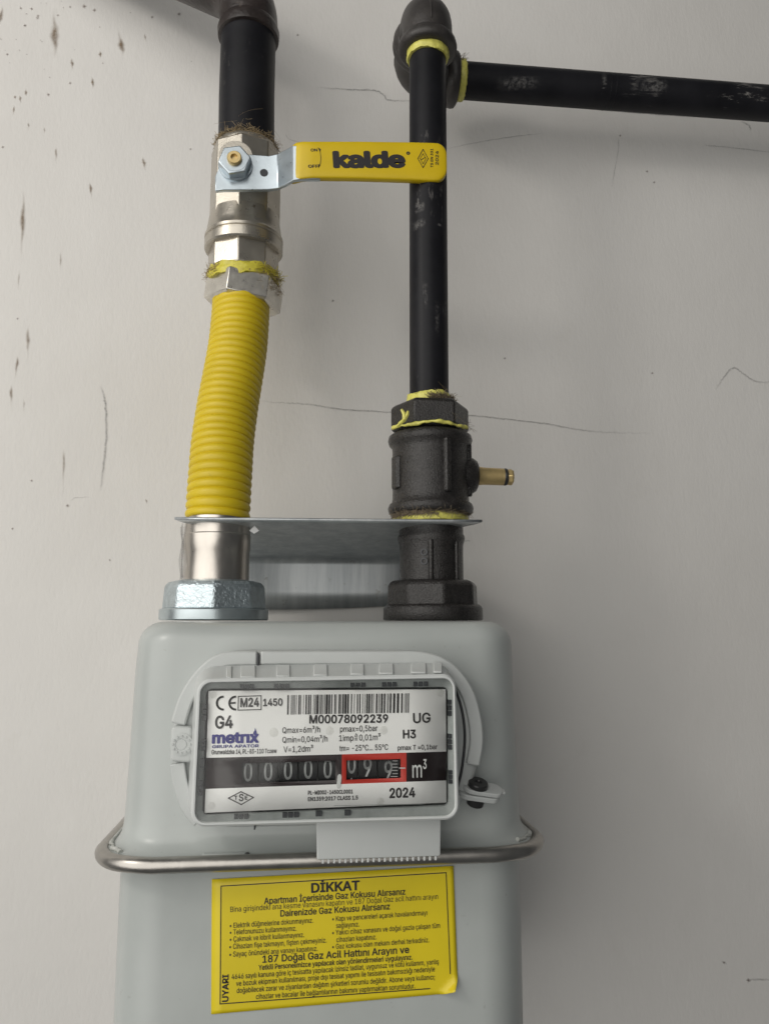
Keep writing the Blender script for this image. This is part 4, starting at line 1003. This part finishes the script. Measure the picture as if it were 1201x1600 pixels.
bm = bmesh.new(); sweep(bm, [(ex + 24, 54, z_el), (250, 54, z_el - 0.2), (620, 54, z_el - 1)], 11.2, 48); po = finish(bm, 'steel_pipe', M['pipe_h'])
tag(po, 'slim black steel pipe running horizontally along the wall, scuffed with white', 'pipe')
# shallow score round that pipe
for dx, r in ((0, 11.28), (3.2, 11.26)):
    xx = P(944 + dx * 2.5, 130, 54).x; bm = bmesh.new(); lathe(bm, (xx, 54, z_el - 0.2), (1, 0, 0), [(0, r - 0.1), (0.1, r), (0.5, r), (0.6, r - 0.1)], 48); finish(bm, 'score_ring', M['pipe_big'], po, 60)

# pale paint scuffs rubbed onto the two slim pipes
def scuff(parent, vertical, px, py, wp, hp_, st, seed):
    r2 = random.Random(seed); V, A, Fc = [], [], []; n = 9
    for i in range(n):
        for j in range(n):
            u, v = i / (n - 1) - 0.5, j / (n - 1) - 0.5
            if vertical:
                q = P(px + wp * u, py + hp_ * v, -9.0); o = max(-10.2, min(10.2, q.x - PXR)); R = 10.4 + 0.08
                V.append(Vector((PXR + o, -math.sqrt(max(0.1, R * R - o * o)), q.z)) * S)
            else:
                q = P(px + wp * u, py + hp_ * v, 44.0); o = max(-11.0, min(11.0, q.z - z_el)); R = 11.2 + 0.08
                V.append(Vector((q.x, 54 - math.sqrt(max(0.1, R * R - o * o)), z_el + o)) * S)
            A.append(st * max(0, 1 - (2 * u) ** 2) * max(0, 1 - (2 * v) ** 2) * r2.uniform(0.6, 1.3))
    for i in range(n - 1):
        for j in range(n - 1): Fc.append((i * n + j, i * n + j + 1, (i + 1) * n + j + 1, (i + 1) * n + j))
    me = bpy.data.meshes.new('scuff'); me.from_pydata(V, [], Fc); at = me.attributes.new('fade', 'FLOAT', 'POINT')
    for i, a in enumerate(A): at.data[i].value = a
    for p in me.polygons: p.use_smooth = True
    link('paint_scuff', me, M['scuff'], parent)
vp = [o for o in bpy.data.objects if o.get('label', '').startswith('slim black steel pipe running vertically')][0]
for i, a in enumerate([(656, 323, 15, 17, 1.3), (655, 349, 20, 16, 1.2), (661, 462, 14, 46, 0.9), (655, 490, 10, 40, 0.8), (688, 352, 12, 5, 1.2), (682, 500, 8, 60, 0.5)]): scuff(vp, True, *a, 100 + i)
for i, a in enumerate([(810, 128, 70, 16, 1.0), (1020, 138, 46, 28, 1.2), (990, 150, 50, 14, 0.9), (1120, 160, 90, 9, 1.0), (943, 132, 9, 44, 0.9), (1085, 160, 30, 8, 0.8)]): scuff(po, False, *a, 120 + i)
